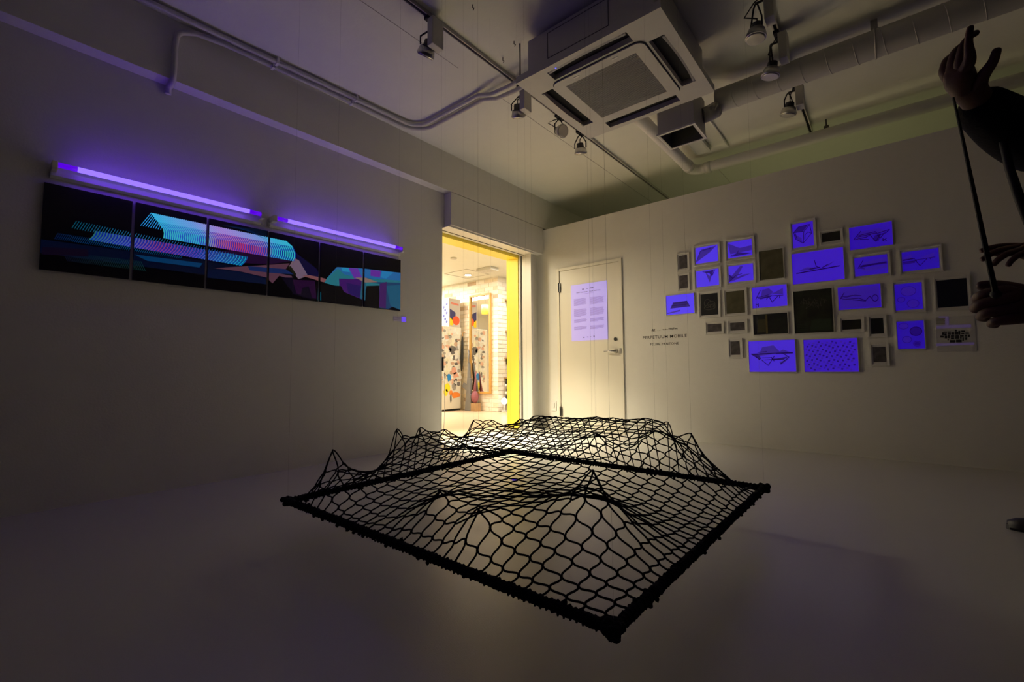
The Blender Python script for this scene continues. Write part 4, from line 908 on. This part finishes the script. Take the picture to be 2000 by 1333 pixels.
for i, (px, py) in enumerate(((923, 15), (982, 118), (1052, 172), (1004, 86))):
    c = at(px, py, 'z', ZC - .02); t = thing('ceiling_hook', ['small metal ceiling hook at the top edge of the picture', 'small metal ceiling hook between two spotlights', 'small metal ceiling hook beside the air conditioner corner', 'tiny ceiling screw above the pipes'][i], 'hook', (c.x, c.y, ZC), 'small hooks in the ceiling')
    MB().tube([(c.x, c.y, ZC - .0005), (c.x, c.y, ZC - .02), (c.x + .012, c.y, ZC - .03), (c.x + .004, c.y, ZC - .04)], .003, 6).build('hook', M['darksteel'], t)
for i, (x_, y0, y1) in enumerate(((-2.33, -1.5, 2.2), (-2.33, 2.7, 6.0))):
    struct('trim_%d' % (5 + i), box(x_ - .002, x_ + .002, y0, y1, ZC - .0015, ZC - .0003), M['grille'])

# ------------------------------------------------------------------ the suspended rope net
NX0, NX1, NY0, NY1, NZ = -2.045, -.485, .918, 2.428, .16
G = 31
net = thing('rope_net_sculpture', 'black rope net on a square wrapped frame, hung just above the floor', 'sculpture', ((NX0 + NX1) / 2, (NY0 + NY1) / 2, NZ))
pins = {}
def pin(x, y, z):
    i = round((x - NX0) / (NX1 - NX0) * G); j = round((y - NY0) / (NY1 - NY0) * G)
    i = min(max(i, 1), G - 1); j = min(max(j, 1), G - 1)
    pins[i, j] = Vector((x, y, z))
def pinpx(px, py, z):
    p = at(px, py, 'z', z); pin(p.x, p.y, z); return p
peaks = [pinpx(650, 880, .385), pinpx(775, 840, .415), pinpx(820, 838, .405), pinpx(868, 840, .40), pinpx(925, 822, .425), pinpx(960, 822, .425), pinpx(1015, 820, .425),
         pinpx(1350, 848, .425), pinpx(860, 960, .30), pinpx(935, 995, .30), pinpx(1158, 920, .405), pinpx(1165, 848, .42), pinpx(1280, 842, .43), pinpx(1030, 852, .38), pinpx(905, 868, .375)]
for (q0_, q1_) in ((at(1280, 842, 'z', .43), at(1162, 900, 'z', .33)), (at(868, 840, 'z', .40), at(985, 880, 'z', .33))):
    for k in range(1, 9):
        q_ = q0_.lerp(q1_, k / 8); pin(q_.x, q_.y, q_.z - .02 * math.sin(math.pi * k / 8))
ra, rb = at(1042, 814, 'z', .435), at(1305, 828, 'z', .435)
for k in range(21):
    p = ra.lerp(rb, k / 20); pin(p.x, p.y, .435)
peaks += [ra, rb, ra.lerp(rb, .5)]
idx = {}; 
for i in range(G + 1):
    for j in range(G + 1): idx[i, j] = i * (G + 1) + j
N_ = (G + 1) ** 2
Lp = np.zeros((N_, N_)); free = []; Bv = np.zeros((N_, 3)); Fz = np.zeros((N_, 3))
for i in range(G + 1):
    for j in range(G + 1):
        k = idx[i, j]; base = np.array((NX0 + (NX1 - NX0) * i / G, NY0 + (NY1 - NY0) * j / G, NZ)); Fz[k] = base
        nb = [idx[i + a_, j + b__] for a_, b__ in ((1, 0), (-1, 0), (0, 1), (0, -1)) if 0 <= i + a_ <= G and 0 <= j + b__ <= G]
        Lp[k, k] = len(nb)
        for q in nb: Lp[k, q] = -1
def solve(Kmat, grav):
    A_m = Kmat.copy(); B_ = np.zeros((N_, 3)); B_[:, 2] = grav
    for i in range(G + 1):
        for j in range(G + 1):
            k = idx[i, j]
            if i in (0, G) or j in (0, G) or (i, j) in pins:
                A_m[k] = 0; A_m[k, k] = 1; B_[k] = pins[i, j] if (i, j) in pins else Fz[k]
    return np.linalg.solve(A_m, B_)
S = .5 * solve(Lp, -.0022) + .5 * solve(Lp + 2.5 * Lp @ Lp, -.003)
rn = random.Random(3)
for i in range(1, G):
    for j in range(1, G):
        if (i, j) not in pins: S[idx[i, j]] += np.array((rn.uniform(-1, 1), rn.uniform(-1, 1), rn.uniform(-1, 1))) * .0035
S[:, 2] = np.maximum(S[:, 2], .10)
def P_(i, j): return Vector(S[idx[i, j]])
def dg(i, j):
    i0, i1, j0, j1 = max(i - 1, 0), min(i + 1, G), max(j - 1, 0), min(j + 1, G)
    # knot tangent along the mesh diagonal (near corner to far corner)
    d_ = (P_(i0, j) - P_(i1, j)) / max(1, i1 - i0) + (P_(i, j1) - P_(i, j0)) / max(1, j1 - j0)
    return d_
b = MB(); RR = .0030
for i in range(G + 1):
    for j in range(G + 1):
        for (a_, b__) in ((1, 0), (0, 1)):
            if i + a_ > G or j + b__ > G: continue
            if (i in (0, G) and b__) or (j in (0, G) and a_): continue
            p, q = P_(i, j), P_(i + a_, j + b__); sg = -1 if a_ else 1
            m0, m1 = dg(i, j) * sg * .75, dg(i + a_, j + b__) * sg * .75
            L_ = (q - p).length
            if m0.length > L_ * 1.4: m0 *= L_ * 1.4 / m0.length
            if m1.length > L_ * 1.4: m1 *= L_ * 1.4 / m1.length
            pts = []
            for k in range(6):
                t_ = k / 5; h1 = 2 * t_ ** 3 - 3 * t_ ** 2 + 1; h2 = t_ ** 3 - 2 * t_ ** 2 + t_; h3 = 1 - h1; h4 = t_ ** 3 - t_ ** 2
                pts.append(p * h1 + m0 * h2 + q * h3 + m1 * h4)
            b.tube(pts, RR, 5, cap=False)
for i in range(1, G):
    for j in range(1, G): b.ball(P_(i, j), .0046, 6, 4)
nt_o = b.build('netting', M['rope'], net); nt_o['kind'] = 'stuff'
# wrapped frame bars: tube plus helical lashings and stray ends
cs = [Vector((NX0, NY0, NZ)), Vector((NX1, NY0, NZ)), Vector((NX1, NY1, NZ)), Vector((NX0, NY1, NZ))]
for a_i in range(4):
    p, q = cs[a_i], cs[(a_i + 1) % 4]; d_ = (q - p); L_ = d_.length; d_.normalize(); s1 = Vector((0, 0, 1)); s2 = d_.cross(s1)
    n = 120; pts = []; rs = []
    for k in range(n + 1):
        t_ = k / n; pts.append(p + d_ * (L_ * t_) + s1 * rn.uniform(-.001, .001)); rs.append(.0125 + rn.uniform(-.0022, .003))
    bar = MB().tube(pts, rs, 10).build('frame_bar', M['rope'], net)
    b = MB(); turns = 90; P = []
    for k in range(turns * 6 + 1):
        t_ = k / (turns * 6); an = k * math.pi / 3; r_ = .0138 + rn.uniform(-.002, .002)
        P.append(p + d_ * (.02 + (L_ - .04) * t_) + s1 * r_ * math.sin(an) + s2 * r_ * math.cos(an))
    b.tube(P, .0030, 5)
    for k in range(26):
        c = p + d_ * L_ * rn.uniform(.03, .97); v = (s1 * rn.uniform(-1, 1) + s2 * rn.uniform(-1, 1)).normalized()
        b.tube([c + v * .010, c + v * .017 + d_ * rn.uniform(-.005, .005), c + v * rn.uniform(.020, .025) + d_ * rn.uniform(-.006, .006)], [.0035, .003, .002], 5)
        b.ball(c + v * .016, .007, 6, 5)
    b.build('rope_lashing', M['rope'], bar)
for c in cs:
    b = MB()
    for k in range(26):
        v = Vector((rn.uniform(-1, 1), rn.uniform(-1, 1), rn.uniform(-.7, .7))); b.ball(c + v * .017, rn.uniform(.009, .013), 7, 5)
    b.build('corner_lashing', M['rope'], net)
for p in peaks + [c + Vector((0, 0, .015)) for c in cs]:
    MB().tube([(p.x, p.y, p.z), (p.x, p.y, ZC if not (-1.82 < p.x < -.81 and 2.2 < p.y < 3.18) else 2.592)], .00035, 4, cap=False).build('suspension_line', M['line'], net)
# little glowing scrap on the floor
c = at(1006, 937, 'z', 0.001)
pw = tag(MB().tube([(c.x, c.y, .0005), (c.x, c.y, .004)], [.022, .020], 9).build('paper_scrap', M['uvs']), 'tiny violet glowing scrap on the floor seen through the net', 'scrap')

# ------------------------------------------------------------------ people at the right edge
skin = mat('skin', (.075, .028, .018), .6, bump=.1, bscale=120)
cloth = mat('black_cloth', (.008, .008, .010), .95, bump=.3, bscale=90, spec=.1)
hair = mat('dark_hair', (.01, .008, .007), .7, bump=.5, bscale=200)
def skinned(name, chains, m_, parent, sub=2):
    """chains: list of [(pos, radius), ...]; a chain whose first point coincides with an earlier vertex is welded to it"""
    V, E_, Rs = [], [], []
    off = wloc(parent)
    def vid(p, r_):
        for i, q in enumerate(V):
            if (Vector(q) - Vector(p)).length < 1e-4: return i
        V.append(tuple(p)); Rs.append(r_); return len(V) - 1
    for ch in chains:
        last = None
        for p, r_ in ch:
            k = vid(p, r_)
            if last is not None and k != last: E_.append((last, k))
            last = k
    me = bpy.data.meshes.new(name); me.from_pydata([tuple(Vector(v) - off) for v in V], E_, []); me.materials.append(m_)
    o = bpy.data.objects.new(name, me); sc.collection.objects.link(o); o.parent = parent
    sm = o.modifiers.new('skin', 'SKIN'); sm.use_smooth_shade = True
    if not me.skin_vertices: me.skin_vertices.new(name='') if hasattr(me.skin_vertices, 'new') else None
    if not me.skin_vertices:
        bpy.context.view_layer.objects.active = o; o.select_set(True); bpy.ops.mesh.customdata_skin_add(); o.select_set(False)
    sv = me.skin_vertices[0].data
    for i, r_ in enumerate(Rs): sv[i].radius = (r_, r_) if not isinstance(r_, tuple) else r_
    for v in sv: v.use_root = False
    sv[0].use_root = True
    ss = o.modifiers.new('sub', 'SUBSURF'); ss.levels = sub; ss.render_levels = sub
    return o
def frame_of(fwd, upish):
    f_ = Vector(fwd).normalized(); r_ = f_.cross(Vector(upish)).normalized(); return f_, r_, r_.cross(f_)
def hand_chains(wrist, fwd, pn, curls, scale=1.0, thumb=1, spread=1.0, tcurl=.3):
    """palm from wrist along fwd, palm normal pn; fingers curl towards pn"""
    f_, s_, n_ = frame_of(fwd, pn); k = scale; w0 = Vector(wrist)
    out = [[(w0, .026 * k), (w0 + f_ * .045 * k, .030 * k)]]
    palm = []
    for i, (sx, ln, ra_) in enumerate(((-.030, .072, .0085), (-.010, .082, .009), (.010, .076, .0088), (.029, .060, .0078))):
        sx *= -thumb
        root = w0 + f_ * .045 * k; b0 = w0 + f_ * (.088 - abs(i - 1) * .003) * k + s_ * sx * k * spread
        ch = [(root, .030 * k), (b0, .0125 * k)]
        ang = math.radians(curls[i]) * .6; p_ = b0; d_ = (f_ + s_ * sx * 3 * (spread - .6)).normalized()
        for sgm, fr in enumerate((.45, .30, .25)):
            d2 = d_ * math.cos(ang) + n_ * math.sin(ang); p_ = p_ + d2 * ln * fr * k; ch.append((p_, ra_ * k * (1 - .1 * sgm))); ang += math.radians(curls[i]) * (.75 if sgm == 0 else .5)
        out.append(ch)
    root = w0 + f_ * .018 * k; tb = w0 + f_ * .035 * k + s_ * (.034 * thumb) * k + n_ * .008 * k
    t1 = tb + (f_ * .7 + s_ * .75 * thumb + n_ * tcurl).normalized() * .034 * k; t2 = t1 + (f_ * .95 + s_ * .25 * thumb + n_ * (tcurl + .2)).normalized() * .028 * k
    out.append([(w0, .026 * k), (tb, .014 * k), (t1, .0105 * k), (t2, .0085 * k)])
    return out
def person(name_label, pelvis, facing, shoulders, armA, armB, feet, headlook, slv=.06):
    """armA, armB: (elbow, wrist, hand dict). body is one continuous skinned surface"""
    P = Vector(pelvis); t = thing('person', name_label, 'person', (P.x, P.y, 0))
    f_ = Vector(facing).normalized(); s_ = f_.cross(Vector((0, 0, 1))).normalized()
    shL, shR = Vector(shoulders[0]), Vector(shoulders[1]); chest = (shL + shR) / 2 + Vector((0, 0, -.06)); neck = (shL + shR) / 2 + Vector((0, 0, .06)); head = neck + Vector((0, 0, .13)) + f_ * .02
    waist = P + (chest - P) * .4
    body = [[(P, (.15, .11)), (waist, (.13, .10)), (chest, (.16, .12)), (neck, .055), (neck + Vector((0, 0, .04)), .055), (head, (.078, .092)), (head + Vector((0, 0, .075)), (.07, .08))]]
    jac = [[(P + Vector((0, 0, -.05)), (.165, .125)), (waist, (.145, .115)), (chest, (.175, .135)), (neck + Vector((0, 0, -.03)), .07)]]
    tro = []
    for sh, (el, wr, hd) in ((shL, armA), (shR, armB)):
        el, wr = Vector(el), Vector(wr)
        hc = hand_chains(wr, **hd)
        body.append([(chest, (.16, .12)), (sh, .052), (sh.lerp(el, .5), .046), (el, .038), (el.lerp(wr, .4), .038), (wr, .026 * hd.get('scale', 1))])
        body += hc
        jac.append([(chest, (.175, .135)), (sh, .08), (sh.lerp(el, .5), .080), (el, slv), (el.lerp(wr, .5), slv * .9), (el.lerp(wr, .97), slv * .6)])
    shoes = []
    for sg, (kn, an, toe) in zip((1, -1), feet):
        hip = P + s_ * .09 * sg + Vector((0, 0, -.06)); kn, an, toe = Vector(kn), Vector(an), Vector(toe)
        body.append([(P, (.15, .11)), (hip, .085), (hip.lerp(kn, .5), .075), (kn, .052), (kn.lerp(an, .35), .055), (an, .035), (an.lerp(toe, .6) + Vector((0, 0, -.02)), .03)])
        tro.append([(P, (.16, .12)), (hip, .098), (hip.lerp(kn, .5), .09), (kn, .07), (kn.lerp(an, .4), .07), (an + Vector((0, 0, .02)), .06)])
        shoes.append((an, toe))
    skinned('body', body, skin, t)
    skinned('jacket', jac, cloth, t)
    skinned('trousers', tro, cloth, t)
    for an, toe in shoes:
        d_ = (toe - an); d_.z = 0; d_.normalize(); a0 = Vector((an.x, an.y, 0)) - d_ * .06; r90 = Vector((-d_.y, d_.x, 0))
        L_ = (Vector((toe.x, toe.y, 0)) - a0).length
        b = MB(); b.sm = True; V_ = []; n = 9; prof = [(0, .032, .085), (.08, .037, .10), (.25, .038, .098), (.42, .038, .075), (.6, .044, .058), (.78, .048, .048), (.92, .040, .040), (1.0, .018, .026)]
        for (u, wd, ht) in prof:
            for k in range(n + 1):
                an_ = math.pi * k / n; V_.append(a0 + d_ * L_ * u + r90 * wd * math.cos(an_) + Vector((0, 0, .012 + ht * math.sin(an_) ** .7)))
        b.add(V_, [(i * (n + 1) + k, i * (n + 1) + k + 1, (i + 1) * (n + 1) + k + 1, (i + 1) * (n + 1) + k) for i in range(len(prof) - 1) for k in range(n)] + [tuple(range(n, -1, -1)), tuple((len(prof) - 1) * (n + 1) + k for k in range(n + 1))])
        sh = b.build('shoe', M['rubber'], t)
        b = MB(); nn = 20; ring = []
        for k in range(nn):
            an_ = 2 * math.pi * k / nn; ring.append((a0 + d_ * (L_ * .5 + (L_ * .5 + .006) * math.cos(an_)) + r90 * .047 * math.sin(an_)))
        b.add([tuple(Vector((q.x, q.y, .0008))) for q in ring] + [tuple(Vector((q.x, q.y, .022))) for q in ring], [tuple(range(nn))[::-1], tuple(range(nn, 2 * nn))] + [(k, (k + 1) % nn, (k + 1) % nn + nn, k + nn) for k in range(nn)])
        b.build('sole', M['rubber'], sh)
    # face and hair
    lk = Vector(headlook).normalized(); sd = lk.cross(Vector((0, 0, 1))).normalized(); hc = head + Vector((0, 0, .04))
    b = MB(); b.ball(hc + lk * .09 + Vector((0, 0, -.012)), .016, 8, 6, 1, 1, 1.5); b.build('nose', skin, t)
    for sg in (-1, 1):
        MB().ball(hc + lk * .078 + sd * .032 * sg + Vector((0, 0, .012)), .012, 10, 8).build('eye', M['paper'], t)
        MB().ball(hc + sd * .08 * sg, .022, 8, 6, .5, .5, 1.3).build('ear', skin, t)
    MB().ball(hc + lk * .084 + Vector((0, 0, -.048)), .02, 10, 6, 1, 1, .3).build('mouth', mat('lips', (.2, .07, .06), .5), t)
    MB().ball(hc - lk * .018 + Vector((0, 0, .028)), .098, 18, 14, 1, 1, .98).build('hair', hair, t)
    return t
wrA = D(1893, 192, 1.22); elA = D(2035, 292, 1.36)
wrB = D(2050, 606, 1.22); elB = D(2190, 570, 1.34)
hp = D(1955, 600, 1.2)
shA, shB = Vector((.74, 2.16, 1.40)), Vector((.80, 1.80, 1.40))
camx = rt.copy()
person('dark-clothed person at right edge with one arm raised, holding a strap', (.86, 1.98, .92), (-1, .1, 0), (shA, shB),
       (elA, wrA, dict(fwd=(D(1860, 110, 1.2) - wrA), pn=camx + up * .3, curls=(18, 52, 60, 62), scale=1.12, thumb=-1, spread=1.1)),
       (elB, wrB, dict(fwd=(D(1985, 596, 1.2) - wrB), pn=-up * .3 + fw * 1.0, curls=(95, 98, 98, 100), scale=1.55, thumb=-1, spread=.85, tcurl=.9)),
       (((.82, 2.10, .48), (.86, 2.12, .09), (.66, 2.12, .03)), ((.82, 1.86, .48), (.86, 1.84, .09), (.66, 1.84, .03))), (-1, .1, -.1), slv=.085)
wr2 = D(2052, 500, 1.68); el2 = Vector((.66, 2.62, 1.12))
c = at(1968, 1020, 'z', .03)
person('second dark-clothed person farther back at right edge, reddish hand reaching out', (.90, 3.02, .92), (-1, -.1, 0), (Vector((.86, 3.20, 1.40)), Vector((.84, 2.84, 1.40))),
       ((.84, 3.30, 1.12), (.74, 3.22, .88), dict(fwd=(-.2, -.1, -1), pn=(-.3, -1, 0), curls=(25, 30, 32, 35), scale=1.0, thumb=1)),
       (el2, wr2, dict(fwd=(D(1955, 480, 1.68) - wr2), pn=-up + fw * .5, curls=(20, 34, 44, 52), scale=1.4, thumb=-1, spread=.9)),
       (((.80, 3.16, .50), (.86, 3.16, .09), (.64, 3.17, .03)), ((.74, 2.98, .50), (.66, 3.02, .09), (c.x, c.y, .03))), (-1, -.2, -.1))
# straps
t = thing('hand_strap', 'thin black strap stretched between raised hand and lower fist', 'strap', D(1940, 560, 1.19))
P = [D(1862, 190, 1.185), D(1880, 270, 1.19), D(1899, 360, 1.19), D(1920, 460, 1.19), D(1945, 575, 1.19)]
b = MB(); n = len(P)
for i in range(n - 1):
    q0, q1 = P[i], P[i + 1]; wd0, wd1 = .0024 + .0013 * i, .0024 + .0013 * (i + 1)
    ex = camx; th = fw * .0015
    b.add([q0 - ex * wd0 - th, q0 + ex * wd0 - th, q1 + ex * wd1 - th, q1 - ex * wd1 - th, q0 - ex * wd0 + th, q0 + ex * wd0 + th, q1 + ex * wd1 + th, q1 - ex * wd1 + th],
          [(0, 1, 2, 3), (7, 6, 5, 4), (0, 4, 5, 1), (1, 5, 6, 2), (2, 6, 7, 3), (3, 7, 4, 0)])
b.build('webbing', M['black'], t)
MB().ball(P[-1], .012, 8, 6).build('strap_knot', M['black'], t)
t = thing('shoulder_strap', 'broader black strap hanging from the raised sleeve at the picture edge', 'strap', D(1998, 410, 1.25))
MB().tube([D(1958, 270, 1.27), D(1972, 330, 1.26), D(1990, 385, 1.26), D(2012, 440, 1.27)], [.009, .010, .011, .011], 8).build('webbing', M['black'], t)
